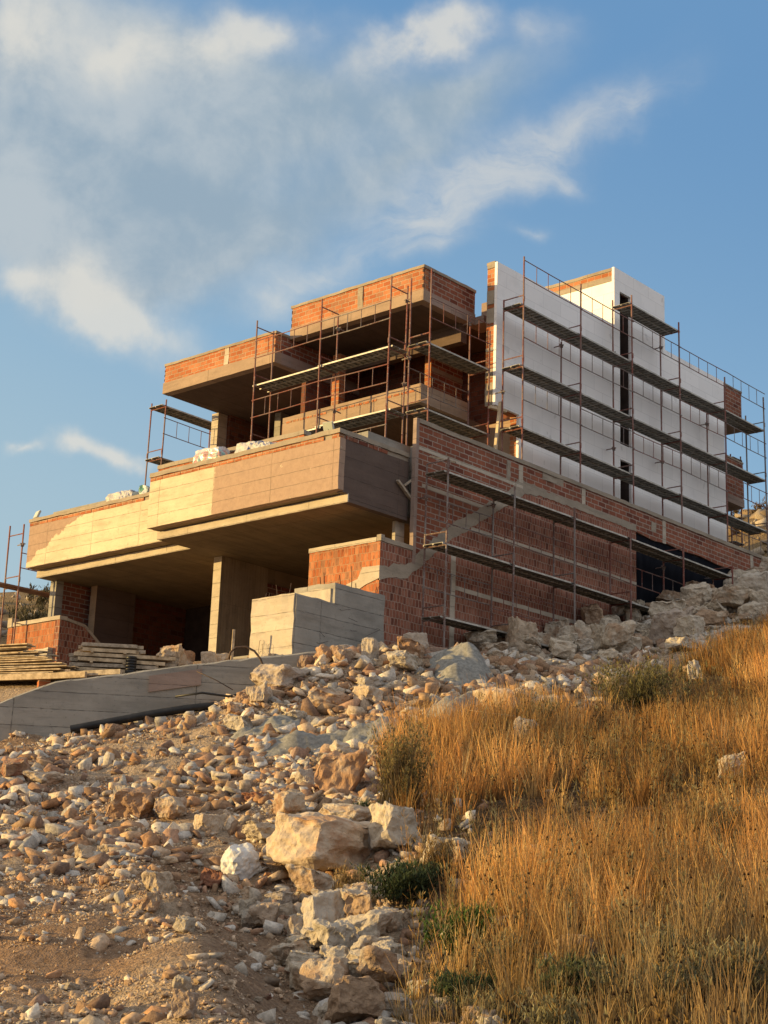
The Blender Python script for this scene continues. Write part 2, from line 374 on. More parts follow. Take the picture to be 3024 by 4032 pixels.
def fbm(x, y, seed=0, octs=4, gain=0.5):
    t = 0; amp = 1.0
    for k in range(octs):
        t = t + amp * vnoise(np.asarray(x) * 2 ** k + 17.3 * k, np.asarray(y) * 2 ** k - 9.1 * k, seed + k); amp *= gain
    return t

def sstep(a, b, x):
    t = np.clip((np.asarray(x, float) - a) / (b - a), 0, 1); return t * t * (3 - 2 * t)

class TPS:
    def __init__(self, pts, smooth=0.3):
        P = np.array(pts, float); self.c = P[:, :2]; n = len(P)
        K = self._k(self.c, self.c) + smooth * np.eye(n)
        Q = np.c_[np.ones(n), self.c]
        A = np.zeros((n + 3, n + 3)); A[:n, :n] = K; A[:n, n:] = Q; A[n:, :n] = Q.T
        self.w = np.linalg.solve(A, np.r_[P[:, 2], np.zeros(3)])
    @staticmethod
    def _k(a, b):
        d2 = ((a[:, None, :] - b[None]) ** 2).sum(-1)
        return np.where(d2 > 1e-9, 0.5 * d2 * np.log(np.maximum(d2, 1e-9)), 0)
    def __call__(self, x, y):
        x = np.asarray(x, float); sh = x.shape; p = np.c_[x.ravel(), np.asarray(y, float).ravel()]
        out = np.empty(len(p))
        for i in range(0, len(p), 20000):
            q = p[i:i + 20000]
            out[i:i + 20000] = self._k(q, self.c) @ self.w[:-3] + self.w[-3] + q @ self.w[-2:]
        return out.reshape(sh)

# surveyed ground points in front of the walls (x, y, z), camera eye is z = 0
FRONT = [(8.09, 11.21, -0.85), (11.02, 15.44, -0.11), (14.8, 20.96, 1.23), (18.85, 26.93, 2.94), (21.47, 30.76, 3.91),
 (8.84, 10.37, -0.82), (12.06, 14.27, -0.06), (15.91, 18.97, 1.28), (20.06, 24.07, 2.95), (22.94, 27.61, 4.05),
 (9.0, 9.44, -0.76), (12.42, 13.12, -0.02), (15.91, 15.96, 0.93), (19.76, 19.91, 2.35), (23.25, 23.51, 3.91),
 (25.33, 25.38, 5.2), (9.42, 8.22, -0.69), (12.04, 10.54, -0.19), (15.03, 13.19, 0.59), (18.76, 16.52, 1.8),
 (23.24, 20.52, 3.57), (25.85, 23.29, 5.0), (27.47, 24.79, 6.1), (9.65, 7.21, -0.63), (13.25, 9.93, 0.08),
 (17.66, 13.25, 1.33), (24.07, 18.09, 3.54), (28.07, 21.11, 5.1), (32.46, 25.2, 6.85), (10.32, 6.46, -0.6),
 (14.19, 8.88, 0.13), (18.93, 11.83, 1.4), (25.82, 16.12, 3.63), (32.72, 20.41, 6.29), (10.9, 5.81, -0.57),
 (15.0, 7.97, 0.17), (19.57, 10.36, 1.42), (25.52, 13.46, 3.47), (32.84, 17.27, 6.06), (38.33, 20.13, 7.95),
 (30.4, 26.4, 6.75), (33.2, 26.5, 7.1), (37.9, 26.3, 8.0), (40, 26.2, 8.9), (41.9, 26.0, 9.7), (45.9, 25.9, 10.9), (50.8, 25.8, 12.6),
 (57, 25, 14.0), (49, 20, 11.0), (60, 18, 13.5), (45, 12, 8.6), (35, 5, 5.2),
 (0, 0, -1.65), (2, 3, -1.55), (4.5, 5.5, -1.25), (-12, -12, -2.2), (12, -12, -1.6), (30, -6, 1.6), (60, -5, 8),
 (-15, 22, -3.4), (-35, 45, -5.5), (8, 40, 2.2), (-2, 26, -1.6), (5, 20, -1.0), (14, 34, 2.4), (20, 36, 4.2), (10, 60, 1.5)]
# ground behind the retaining wall, under the house and up the hill
BACK = [(19.3, 32.2, 4.0), (20.3, 31.3, 4.35), (21.15, 30.43, 4.62), (22.05, 29.64, 5.15), (22.99, 28.81, 5.38), (24.1, 27.84, 5.66), (26.19, 25.99, 6.12),
 (23.0, 31.3, 5.38), (24.2, 30.2, 5.66), (25.6, 28.8, 5.95), (22.5, 33.2, 5.5), (27.5, 28.5, 6.5), (27, 31, 6.5), (31, 32, 7.2), (31, 38, 7.4), (31, 42, 7.7), (27, 37, 6.9), (24.5, 40, 6.6),
 (20, 36, 4.3), (14, 42, 3.0), (29, 45, 8.0), (40, 40, 7.4), (40, 30, 7.4), (50, 40, 9.5), (24, 50, 7.6), (36, 50, 9.6), (30, 60, 10.4), (50, 70, 15.9), (44, 74, 15.6), (56, 66, 16.3), (8, 60, 2.0),
 (58, 27.6, 14.0), (58, 31, 14.6), (63, 34, 18.2), (66, 31, 18.6), (75, 40, 22.2), (75, 34, 22.0), (70, 46, 19), (60, 50, 14), (90, 45, 25), (95, 60, 26), (110, 60, 26), (70, 22, 18), (90, 90, 26), (60, 120, 24)]
_TF = None; _TB = None
RW_N = np.array([-0.66, -0.75]) / math.hypot(0.66, 0.75)
RW_C = RW_N @ np.array([26.3, 25.9])

def bank_foot(d):
    return np.interp(d, [9, 11, 13, 14, 16, 17.5, 19, 20.5, 23, 26], [0.3, 0.12, -0.11, -0.29, -0.61, -0.87, -1.28, -1.75, -2.4, -3.0])

def ground(x, y, detail=True):
    global _TF, _TB
    if _TF is None:
        _TF = TPS(FRONT, 2.0); _TB = TPS(BACK, 1.0)
    x = np.asarray(x, float); y = np.asarray(y, float)
    # beyond 150 m the surface keeps the height it has there
    r = np.hypot(x - 20, y - 20); k = np.where(r > 130, 130 / np.maximum(r, 1e-6), 1.0)
    xc = 20 + (x - 20) * k; yc = 20 + (y - 20) * k
    zf = _TF(xc, yc); zb = _TB(xc, yc)
    u = x * RGT[0] + y * RGT[1]; d = x * FWD[0] + y * FWD[1]
    # the road ends in a brown bank; boulders fill the gully at its foot
    uf = bank_foot(d); w = (1 - sstep(21.0, 24.0, d)) * sstep(8, 10, d)
    zf = zf - 0.38 * sstep(-0.95, 0.05, u - uf) * (1 - sstep(1.3, 2.7, u - uf)) * w
    zf = zf + 0.16 * np.exp(-((u - uf + 1.15) / 0.45) ** 2) * w
    # crest of the rubble heap under the brick wall
    zf = zf + 0.22 * np.exp(-((d - 38.3) / 1.5) ** 2) * np.exp(-((u - 0.9) / 2.6) ** 2)
    zf = zf + 0.30 * np.exp(-((d - 36.0) / 1.2) ** 2) * np.exp(-((u + 1.2) / 1.2) ** 2)
    if detail:
        near = 1 - sstep(45, 90, d)
        zf = zf + near * (0.18 * fbm(x * 0.55, y * 0.55, 3, 3) + 0.14 * fbm(x * 1.7, y * 1.7, 8, 4, 0.62))
        zb = zb + (1 - near) * 1.6 * fbm(x * 0.12, y * 0.12, 5, 5, 0.6) + near * 0.06 * fbm(x * 1.5, y * 1.5, 9, 3)
    s = RW_N[0] * x + RW_N[1] * y - RW_C            # > 0 in front of the retaining wall
    behind = (s < -0.22) & (y > 27.06)
    behind |= (s < -0.22) & (x < 26.6) & (y > 26.0)
    z = np.where(behind, zb, zf)
    inside = (x > 30.3) & (x < 52) & (y > 27.06) & (y < 42.3)
    return np.where(inside, np.minimum(z, 7.3), z)
# ---------------------------------------------------------------- ground sheet
def build_ground():
    def axis(lo, hi, step, far, grow=1.16):
        a = list(np.arange(lo, hi, step)); s = step; x = a[-1]
        while x < far: s *= grow; x += s; a.append(x)
        s = step; x = a[0]
        while x > -far: s *= grow; x -= s; a.insert(0, x)
        return np.array(a)
    ds = axis(8.5, 47.0, 0.19, 650); us = axis(-11.0, 14.0, 0.19, 650)
    D, U = np.meshgrid(ds, us, indexing='ij')
    X = D * FWD[0] + U * RGT[0]; Y = D * FWD[1] + U * RGT[1]; Z = ground(X, Y)
    n, k = D.shape; V = np.c_[X.ravel(), Y.ravel(), Z.ravel()]
    i = (np.arange(n - 1)[:, None] * k + np.arange(k - 1)[None]).ravel()
    F = np.c_[i, i + 1, i + k + 1, i + k]
    e = fbm(X * 0.3, Y * 0.3, 31, 4); e2 = fbm(X * 1.1, Y * 1.1, 37, 3)
    edge = 0.45 + np.clip((30 - D) * 0.0, 0, 1) + 0.25 * e
    g = sstep(-0.3, 0.5, U - edge) * (1 - sstep(60, 80, D))
    g = np.where(D > 31.5, g * sstep(0, 1.5, U - (0.2 + (D - 30) * 0.75)), g)
    road = np.array([0.60, 0.465, 0.33]); red = np.array([0.45, 0.295, 0.185]); grass = np.array([0.120, 0.080, 0.045]); far = np.array([0.30, 0.215, 0.115])
    c = road[None, None] + (red - road)[None, None] * sstep(-0.15, 0.35, e + 0.5 * e2)[..., None]
    bank = sstep(-1.15, -0.75, U - bank_foot(D)) * (1 - sstep(0.1, 0.5, U - bank_foot(D))) * (1 - sstep(21, 24, D))
    c = c + (np.array([0.37, 0.25, 0.165])[None, None] - c) * (bank * .85)[..., None]
    c = c + (grass - c) * g[..., None]
    behind = (sstep(60, 66, D) > 0)
    c = c + (far[None, None] * (0.75 + 0.7 * sstep(-0.3, 0.4, e))[..., None] - c) * sstep(52, 62, D)[..., None]
    o = np_mesh('ground', V, F, MAT['soil'], c.reshape(-1, 3), smooth=True)
    tag(o, kind='structure')
build_ground()

# ---------------------------------------------------------------- the unfinished house (one thing, many parts)
H = thing('unfinished_house', 'unfinished flat roofed house of raw concrete, orange brick and white insulation board, wrapped in scaffolding', 'house', (34, 32, 7.3))
def part(name, mat, fn, label=None, parent=None, smooth=False):
    b = MB(); fn(b); return b.build(name, MAT[mat], parent or H, label, smooth)

# --- near balcony
bal = part('balcony', 'parapet_near', lambda b: (b.box(28.5, 28.72, 27.07, 34.62, 10.975, 12.38, 0.012, 0.3)), 'near balcony parapet, raw yellow concrete on the left and brown coat on the right')
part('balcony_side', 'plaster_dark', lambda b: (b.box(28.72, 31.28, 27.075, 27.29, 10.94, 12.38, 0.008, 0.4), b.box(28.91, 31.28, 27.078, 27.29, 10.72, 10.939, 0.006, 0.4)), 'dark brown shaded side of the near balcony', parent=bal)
def strip(b, x0, x1, y0, y1, z0, z1, ax, seed):
    r = random.Random(seed); lo, hi = (y0, y1) if ax == 'Y' else (x0, x1); a = lo; run = 0
    b.box(x1 - .09, x1 - .03, y0 + .02, y1 - .02, z0 + .01, z1 - .03) if ax == 'Y' else b.box(x0 + .02, x1 - .02, y1 - .09, y1 - .03, z0 + .01, z1 - .03)
    while a < hi:
        w = r.uniform(0.24, 0.33); run = run - 1 if run > 0 else (r.randint(1, 3) if r.random() < .10 else 0)
        if run == 0:
            e = r.uniform(0, 0.012)
            if ax == 'Y': b.box(x0 - e, x1, a, min(a + w - 0.012, hi), z0, z1 - r.uniform(0, .02))
            else: b.box(a, min(a + w - 0.012, hi), y0 - e, y1, z0, z1 - r.uniform(0, .02))
        a += w
part('brick_course', 'brick', lambda b: strip(b, 28.497, 28.70, 27.10, 34.61, 12.382, 12.50, 'Y', 3), parent=bal)
part('side_brick_course', 'brick_red', lambda b: strip(b, 28.74, 31.25, 27.072, 27.27, 12.382, 12.50, 'X', 4), parent=bal)
part('mortar_bed', 'coping', lambda b: (b.box(28.53, 28.69, 27.11, 34.60, 12.38, 12.50), b.box(28.70, 31.25, 27.10, 27.26, 12.38, 12.50)), parent=bal)
part('coping', 'coping', lambda b: (b.box(28.47, 28.74, 27.05, 34.64, 12.503, 12.63, 0.018, 0.18), b.box(28.743, 31.28, 27.05, 27.31, 12.505, 12.63, 0.015, 0.2)), parent=bal)
# --- far balcony
balf = part('balcony', 'parapet_far', lambda b: b.box(29.73, 29.95, 34.63, 42.08, 10.96, 12.36, 0.012, 0.3), 'far balcony parapet, yellow concrete with a ragged brown coat at its left end')
part('balcony_side', 'plaster', lambda b: b.box(29.95, 31.2, 41.86, 42.08, 10.95, 12.36, 0.01, 0.4), parent=balf)
part('brick_course', 'brick', lambda b: strip(b, 29.727, 29.93, 34.66, 42.07, 12.362, 12.48, 'Y', 7), parent=balf)
part('mortar_bed', 'coping', lambda b: b.box(29.76, 29.92, 34.66, 42.06, 12.36, 12.48), parent=balf)
part('coping', 'coping', lambda b: b.box(29.70, 29.97, 34.65, 42.10, 12.483, 12.59, 0.018, 0.18), parent=balf)

# --- one floor slab with a stepped front edge carries both balconies
part('floor_slab', 'soffit', lambda b: b.prism([(28.93, 27.30), (39.0, 27.30), (39.0, 42.08), (30.23, 42.08), (30.23, 34.60), (28.93, 34.60)], 'Z', 10.72, 10.94), 'concrete floor slab over the open ground floor')
part('slab_edge', 'conc', lambda b: b.box(28.89, 28.928, 27.072, 34.61, 10.715, 10.938, 0.008, 0.3), 'sunlit yellow edge of the near balcony slab')
part('slab_edge', 'conc', lambda b: b.box(30.19, 30.228, 34.61, 42.10, 10.715, 10.938, 0.008, 0.3), 'sunlit yellow edge of the far balcony slab')
part('balcony_underside', 'soffit', lambda b: (b.box(28.72, 28.93, 27.29, 34.61, 10.975, 11.05), b.box(29.95, 30.23, 34.63, 41.86, 10.965, 11.05)))
part('terrace_fill', 'conc_grey', lambda b: (b.box(28.95, 29.6, 27.32, 34.58, 10.95, 12.1), b.box(30.25, 30.4, 34.66, 41.8, 10.95, 12.1), b.box(29.85, 38.9, 27.32, 34.58, 10.95, 12.95), b.box(30.41, 38.9, 34.60, 41.8, 10.95, 12.95)))
part('step_wall', 'brick', lambda b: b.box(29.6, 29.84, 29.5, 35.62, 12.1, 13.18), 'low brick step behind the near balcony coping')
part('step_coping', 'coping', lambda b: b.box(29.57, 29.87, 29.48, 35.64, 13.183, 13.31, 0.015, 0.2))

# --- ground floor
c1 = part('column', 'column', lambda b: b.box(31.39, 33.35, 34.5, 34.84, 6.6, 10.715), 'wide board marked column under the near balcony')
part('front_face', 'conc', lambda b: b.box(31.375, 31.389, 34.5, 34.84, 6.6, 10.714, 0.004, 0.4), 'sunlit narrow face of the wide column', parent=c1)  # lighter plate added to paint the sunlit strip
c2 = part('column', 'plaster_dark', lambda b: b.box(32.05, 33.7, 41.25, 41.56, 6.9, 10.715), 'dark column beside the rubble at the left end')  # column sides take the plaster darkened for shade
part('front_face', 'parapet_tan', lambda b: b.box(32.035, 32.049, 41.25, 41.56, 6.9, 10.714, 0.004, 0.4), 'sunlit narrow face of the left column', parent=c2)  # tan plate added to paint the sunlit strip
part('column', 'conc', lambda b: b.box(31.08, 31.45, 27.31, 27.42, 7.0, 10.715), 'short lit column behind the low brick wall')
part('column', 'conc_grey', lambda b: b.box(30.75, 31.05, 41.75, 42.06, 6.9, 10.715))
part('room_wall', 'brick_dark', lambda b: b.box(33.7, 38.6, 41.8, 42.05, 6.9, 10.715), 'dark brick side wall deep in the left bay')  # deeper half of the side wall, shade put into its colour
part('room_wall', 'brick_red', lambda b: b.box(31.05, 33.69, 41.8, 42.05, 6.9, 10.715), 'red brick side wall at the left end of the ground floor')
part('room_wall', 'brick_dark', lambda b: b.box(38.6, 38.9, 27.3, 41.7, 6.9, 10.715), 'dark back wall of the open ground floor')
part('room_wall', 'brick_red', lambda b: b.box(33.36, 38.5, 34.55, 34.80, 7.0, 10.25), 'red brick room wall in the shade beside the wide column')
part('lintel', 'soffit', lambda b: b.box(33.36, 38.5, 34.53, 34.82, 10.25, 10.715))
part('room_floor', 'conc_grey', lambda b: b.box(30.6, 38.6, 27.3, 41.7, 7.25, 7.38))
part('steps', 'conc_grey', lambda b: [b.box(31.2 + 0.3 * k, 32.9, 40.1, 41.2, 7.3 + 0.26 * k, 7.3 + 0.26 * (k + 1), 0.05, 0.2) for k in range(5)], 'rough concrete steps and spoil beside the left column')
part('room_wall', 'void', lambda b: b.box(36.4, 36.5, 34.85, 41.7, 7.0, 10.715), 'dark opening at the back of the left bay')  # dark sheet standing in for the unlit opening

# --- middle storey
part('inner_parapet', 'conc_edge', lambda b: (b.box(34.7, 34.9, 29.65, 35.6, 15.60, 16.20, 0.010, 0.3), b.box(34.9, 37.0, 29.65, 29.85, 15.60, 16.20, 0.01, 0.3)), 'inner balcony parapet with a broken brick course')
part('brick_course', 'brick', lambda b: [b.box(34.705, 34.73, 29.9, 35.4, 15.98, 16.03)] + [b.box(34.688, 34.71, 29.9 + 0.31 * k, 29.9 + 0.31 * k + 0.25, 15.97 + 0.004 * (k % 3), 16.05) for k in range(18) if k % 7 != 4])
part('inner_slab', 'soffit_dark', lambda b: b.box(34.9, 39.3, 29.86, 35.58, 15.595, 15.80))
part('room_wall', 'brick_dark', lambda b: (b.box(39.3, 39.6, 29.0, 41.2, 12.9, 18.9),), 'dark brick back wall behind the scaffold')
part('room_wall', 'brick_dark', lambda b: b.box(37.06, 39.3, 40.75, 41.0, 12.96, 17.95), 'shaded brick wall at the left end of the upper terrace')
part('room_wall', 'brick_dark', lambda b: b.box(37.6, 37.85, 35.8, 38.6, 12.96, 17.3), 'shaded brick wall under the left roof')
part('room_wall', 'brick_dark', lambda b: b.box(35.6, 39.28, 35.50, 35.70, 12.96, 17.94), 'dividing wall under the right end of the left roof')  # wall added to keep the sun out of the right room
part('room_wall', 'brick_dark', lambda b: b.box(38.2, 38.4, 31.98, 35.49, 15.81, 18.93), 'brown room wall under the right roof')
part('column', 'brick', lambda b: b.box(36.0, 36.3, 34.35, 34.68, 15.8, 18.6), 'slim orange brick pier under the right roof')
part('column', 'conc', lambda b: b.box(36.6, 37.05, 40.9, 41.25, 12.95, 17.95), 'tall pale column under the left roof')
part('column', 'conc_grey', lambda b: b.box(37.9, 38.3, 39.0, 39.3, 12.95, 17.95))
part('beam', 'soffit_dark', lambda b: b.box(36.9, 37.19, 29.9, 35.4, 18.3, 18.93))
pier = part('side_wall', 'brick_red', lambda b: b.box(37.63, 39.28, 31.72, 31.95, 15.81, 18.93), 'shaded brick wall inside the right roof box')
part('pier_face', 'brick', lambda b: b.box(37.59, 37.635, 31.70, 31.97, 15.81, 18.93), 'sunlit brick end of the wall inside the right roof box', parent=pier)
part('mortar_band', 'coping', lambda b: b.box(37.64, 39.28, 31.70, 31.725, 17.9, 18.06), parent=pier)
part('room_wall', 'inner_plaster', lambda b: (b.box(38.45, 38.7, 28.95, 30.6, 12.95, 15.9), b.box(36.3, 38.3, 30.6, 30.8, 12.95, 15.5)), 'tan plastered wall under the white gable')

# --- left roof box
rl = part('roof_parapet', 'brick', lambda b: (b.box(34.05, 34.30, 35.48, 41.0, 18.36, 18.97)), 'left roof parapet of orange hollow brick')
part('slab_edge', 'conc_edge', lambda b: (b.box(34.02, 34.32, 35.45, 41.03, 17.95, 18.355, 0.008, 0.3)), 'tan slab edge under the left roof parapet', parent=rl)
part('side_parapet', 'brick_red', lambda b: b.box(34.31, 38.6, 35.47, 35.70, 18.36, 18.97), parent=rl)
part('side_slab_edge', 'plaster', lambda b: b.box(34.325, 38.6, 35.455, 35.72, 17.95, 18.355), parent=rl)
part('stiffener', 'conc', lambda b: b.box(34.035, 34.2, 37.72, 37.92, 18.36, 18.965, 0.02, 0.1), 'pale mortar pillar in the left roof parapet', parent=rl)
part('coping', 'coping', lambda b: (b.box(34.02, 34.33, 35.44, 41.03, 18.972, 19.06, 0.02, 0.18), b.box(34.335, 38.6, 35.44, 35.72, 18.974, 19.06, 0.015, 0.25)), parent=rl)
part('brick_hole', 'void', lambda b: [b.box(34.04, 34.12, 41.0 - 0.005, 41.012, 18.42 + 0.17 * k, 18.50 + 0.17 * k) for k in range(4)] + [b.box(34.043, 34.07, 35.485, 35.53, 18.5 + 0.3 * k, 18.58 + 0.3 * k) for k in range(2)], 'open brick ends', parent=rl)
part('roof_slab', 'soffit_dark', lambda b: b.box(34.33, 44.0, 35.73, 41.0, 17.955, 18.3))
# --- right roof box
rr = part('roof_parapet', 'brick', lambda b: b.box(34.70, 34.95, 29.67, 35.42, 19.30, 20.03), 'right roof parapet of orange hollow brick')
part('slab_edge', 'conc_edge', lambda b: b.box(34.67, 34.96, 29.64, 35.445, 18.93, 19.297, 0.008, 0.3), 'tan slab edge under the right roof parapet', parent=rr)
part('side_parapet', 'brick_red', lambda b: b.box(34.955, 37.28, 29.66, 29.92, 19.30, 20.03), parent=rr)
part('side_slab_edge', 'plaster', lambda b: b.box(34.965, 37.3, 29.645, 29.95, 18.93, 19.297), parent=rr)
part('stiffener', 'coping', lambda b: b.box(34.683, 34.85, 32.2, 32.42, 19.3, 20.02, 0.03, 0.1), 'mortar pillar in the right roof parapet', parent=rr)
part('coping', 'coping', lambda b: (b.box(34.67, 34.98, 29.63, 35.45, 20.032, 20.13, 0.02, 0.18), b.box(34.985, 37.3, 29.63, 29.94, 20.034, 20.13, 0.015, 0.25)), parent=rr)
part('brick_hole', 'void', lambda b: [b.box(34.69, 34.76, 35.41, 35.432, 19.36 + 0.24 * k, 19.48 + 0.24 * k) for k in range(3)] + [b.box(34.692, 34.73, 29.655, 29.71, 19.36 + 0.26 * k, 19.47 + 0.26 * k) for k in range(3)], 'open brick ends', parent=rr)
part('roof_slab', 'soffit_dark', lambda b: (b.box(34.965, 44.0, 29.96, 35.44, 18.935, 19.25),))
part('roof_beam', 'plaster', lambda b: (b.box(38.0, 43.7, 28.97, 29.95, 19.35, 19.98), b.box(37.3, 38.0, 29.3, 29.94, 18.94, 19.2)))

# --- white gable with tower
def ins(b, y0, y1, e=0.0, first=0.0):
    b.box(37.0 + first, 38.25 + e, y0, y1, 15.93 + e, 20.75 - e)
    b.box(38.25 + e, 43.75, y0, y1, 12.9, 20.75 - e); b.box(43.75 + e, 44.1 - e, y0, y1, 12.9, 22.95 - e)
    b.box(44.1 - e, 44.8 + e, y0, y1, 22.13 + e, 22.95 - e); b.box(44.1 - e, 44.8 + e, y0, y1, 15.92 + e, 16.48 - e); b.box(44.1 - e, 44.8 + e, y0, y1, 12.9, 14.4)
    b.box(44.8 + e, 47.1 - e, y0, y1, 12.9, 22.95 - e); b.box(47.1 - e, 51.35 - e, y0, y1, 12.9, 20.85 - e)
white = part('insulation', 'eps', lambda b: ins(b, 28.55, 28.65), 'white insulation board cladding of the side wall')
part('core_wall', 'brick', lambda b: (b.box(37.02, 38.33, 28.655, 28.96, 15.95, 20.70), b.box(38.33, 43.7, 28.655, 28.96, 12.9, 20.70), b.box(43.7, 44.08, 28.655, 28.96, 12.9, 20.7), b.box(44.82, 51.3, 28.655, 28.96, 12.9, 20.6)), 'brick core showing at the sunlit end of the white wall')
for z, h in ((15.94, 0.75), (16.85, 0.3), (17.75, 0.12), (18.7, 0.5), (19.35, 0.45), (20.58, 0.13)):
    part('core_mortar', 'coping', lambda b: b.box(37.0, 37.03, 28.66, 28.955, z, z + h, 0.012, 0.1))
part('gable_coping', 'coping', lambda b: (b.box(37.0, 43.72, 28.656, 28.98, 20.705, 20.80, 0.015, 0.2), b.box(47.12, 51.3, 28.656, 28.98, 20.605, 20.82, 0.015, 0.2)))
tw = part('tower', 'eps', lambda b: b.box(43.752, 43.84, 28.655, 32.6, 19.9, 22.42), 'sunlit insulated front of the roof tower')
part('tower_beam', 'coping', lambda b: b.box(43.76, 44.0, 28.655, 32.6, 22.422, 22.63, 0.012, 0.3), parent=tw)
part('tower_brick', 'brick', lambda b: b.box(43.765, 44.0, 28.66, 32.6, 22.632, 22.82), parent=tw)
part('tower_coping', 'coping', lambda b: (b.box(43.74, 44.02, 28.655, 32.62, 22.822, 22.93, 0.02, 0.2), b.box(44.02, 47.08, 28.655, 28.95, 22.80, 22.93, 0.012, 0.25)), parent=tw)
part('tower_wall', 'brick_dark', lambda b: (b.box(43.85, 47.08, 32.3, 32.6, 19.5, 22.8), b.box(46.8, 47.08, 28.66, 32.29, 19.5, 22.8), b.box(43.85, 46.78, 28.97, 32.28, 22.3, 22.5)), parent=tw)
part('window_slit', 'void', lambda b: (b.box(44.0, 44.95, 29.6, 29.7, 12.95, 22.28), b.box(44.03, 44.078, 28.97, 29.59, 12.95, 22.28)), 'tall dark window slit in the white wall')
part('slit_jamb', 'void', lambda b: b.box(44.79, 44.95, 28.66, 29.59, 12.95, 22.13), 'brick side of the window slit')  # jamb blackened so the slit reads as deep shade
part('back_block', 'brick_dark', lambda b: (b.box(44.1, 51.2, 29.75, 41.0, 12.9, 19.4), b.box(40.0, 44.1, 29.75, 41.0, 12.9, 17.9)))
# cantilevered boxes at the far end
for z0, z1, x1 in ((19.55, 20.80, 52.85), (16.47, 17.9, 52.85)):
    bx = part('end_balcony', 'brick_red', lambda b: b.box(51.36, x1, 28.62, 30.6, z0, z1), 'upper brick box at the far right end of the white wall' if z0 > 18 else 'lower brick box at the far right end of the white wall')
    part('slab_edge', 'plaster', lambda b: b.box(51.36, x1 + 0.02, 28.60, 30.62, z0 - 0.33, z0 - 0.002), parent=bx)
    part('coping', 'coping', lambda b: b.box(51.36, x1 + 0.02, 28.60, 30.62, z1 + 0.002, z1 + 0.07, 0.012, 0.2), parent=bx)

# ---------------------------------------------------------------- outer brick wall
W = thing('brick_wall', 'long red brick terrace wall with grey mortar bands and a diagonal concrete seam, black coated at its right end', 'wall', (38, 27, 6.5))
def wpart(name, mat, fn, label=None): return part(name, mat, fn, label, W)
low = [(30.0, 5.6), (42.38, 5.6), (42.38, 12.72), (36.0, 12.70), (30.0, 9.0)]
wpart('wall_panel', 'brick_end', lambda b: b.prism(low, 'Y', 26.85, 26.968), 'lower wall of red hollow bricks laid on end')
wpart('wall_panel', 'brick_red', lambda b: b.prism([(31.4, 9.78), (36.0, 12.702), (42.38, 12.722), (42.40, 12.75), (42.9, 12.70), (43.5, 12.66), (44.3, 12.74), (45.2, 12.68), (46.4, 12.74), (47.6, 12.66), (49, 12.72), (58.5, 12.7), (58.5, 13.49), (31.4, 13.49)], 'Y', 26.846, 26.97), 'upper wall of coursed red brick')
wpart('wall_panel', 'brick_end', lambda b: b.prism([(30.0, 9.01), (31.39, 9.77), (31.39, 9.86), (30.0, 9.86)], 'Y', 26.848, 26.97))
wpart('waterproofing', 'tar', lambda b: b.prism([(42.385, 5.6), (58.5, 5.6), (58.5, 12.69), (42.385, 12.69)], 'Y', 26.90, 26.96), 'black waterproof coat on the right end of the wall')
def ragged(pts, amp, step, seed):
    r = random.Random(seed); out = []
    for (x0, z0), (x1, z1) in zip(pts[:-1], pts[1:]):
        n = max(1, int(math.hypot(x1 - x0, z1 - z0) / step))
        for i in range(n):
            f = i / n; out.append((x0 + (x1 - x0) * f + (r.uniform(-amp, amp) if out else 0), z0 + (z1 - z0) * f + (r.uniform(-amp, amp) if out else 0)))
    return out + [pts[-1]]
lower = ragged([(29.99, 8.81), (30.62, 9.0), (31.1, 9.06), (31.43, 9.36), (31.75, 9.58), (32.78, 10.42), (34.4, 11.40), (35.8, 12.26), (36.3, 12.60), (37.0, 12.70), (37.9, 12.73), (42.38, 12.74)], .028, .13, 5)
upper = ragged([(42.38, 12.94), (39.6, 12.97), (37.4, 12.96), (36.0, 12.98), (35.6, 12.58), (34.9, 12.14), (33.9, 11.52), (33.2, 11.14), (32.5, 10.66), (31.8, 10.06), (31.57, 9.88), (31.3, 9.58), (31.1, 9.52), (31.02, 9.38), (30.55, 9.34), (30.36, 9.20), (29.99, 9.20)], .045, .15, 6)
wpart('mortar_seam', 'coping', lambda b: b.prism(lower + upper, 'Y', 26.836, 26.9), 'diagonal grey concrete seam across the brick wall')
for x0, x1, z0, z1 in ((31.42, 36.2, 12.74, 12.86), (31.6, 34.5, 11.71, 11.81), (33.8, 42.37, 10.94, 11.06), (33.14, 42.37, 9.12, 9.24)):
    wpart('mortar_band', 'conc', lambda b: b.box(x0, x1, 26.838, 26.88, z0, z1, 0.010, 0.2))
for x, z0, z1 in ((32.93, 5.8, 10.3), (39.27, 12.98, 13.49), (44.0, 12.7, 13.49), (49.95, 12.7, 13.49), (36.0, 12.9, 13.45)):
    wpart('stiffener', 'conc', lambda b: b.box(x, x + 0.2, 26.836, 26.88, z0, z1, 0.012, 0.2))
wpart('mortar_patch', 'coping', lambda b: (b.box(37.2, 38.3, 26.84, 26.87, 13.28, 13.5, 0.04, 0.12), b.box(35.4, 35.55, 26.84, 26.87, 12.75, 13.45, 0.03, 0.1), b.box(43.3, 43.6, 26.84, 26.87, 12.85, 13.3, 0.03, 0.1)))
wpart('coping', 'coping', lambda b: b.box(31.4, 58.5, 26.81, 27.0, 13.495, 13.62, 0.018, 0.22))
wpart('wall_end', 'plaster', lambda b: b.box(31.27, 31.398, 26.83, 26.955, 9.5, 13.62, 0.010, 0.25), 'mortar faced end of the tall wall')
wpart('short_coping', 'coping', lambda b: (b.box(30.12, 31.27, 26.82, 26.98, 9.862, 9.99, 0.010, 0.2), b.box(29.97, 30.12, 26.825, 26.975, 9.872, 10.05, 0.010, 0.12)))
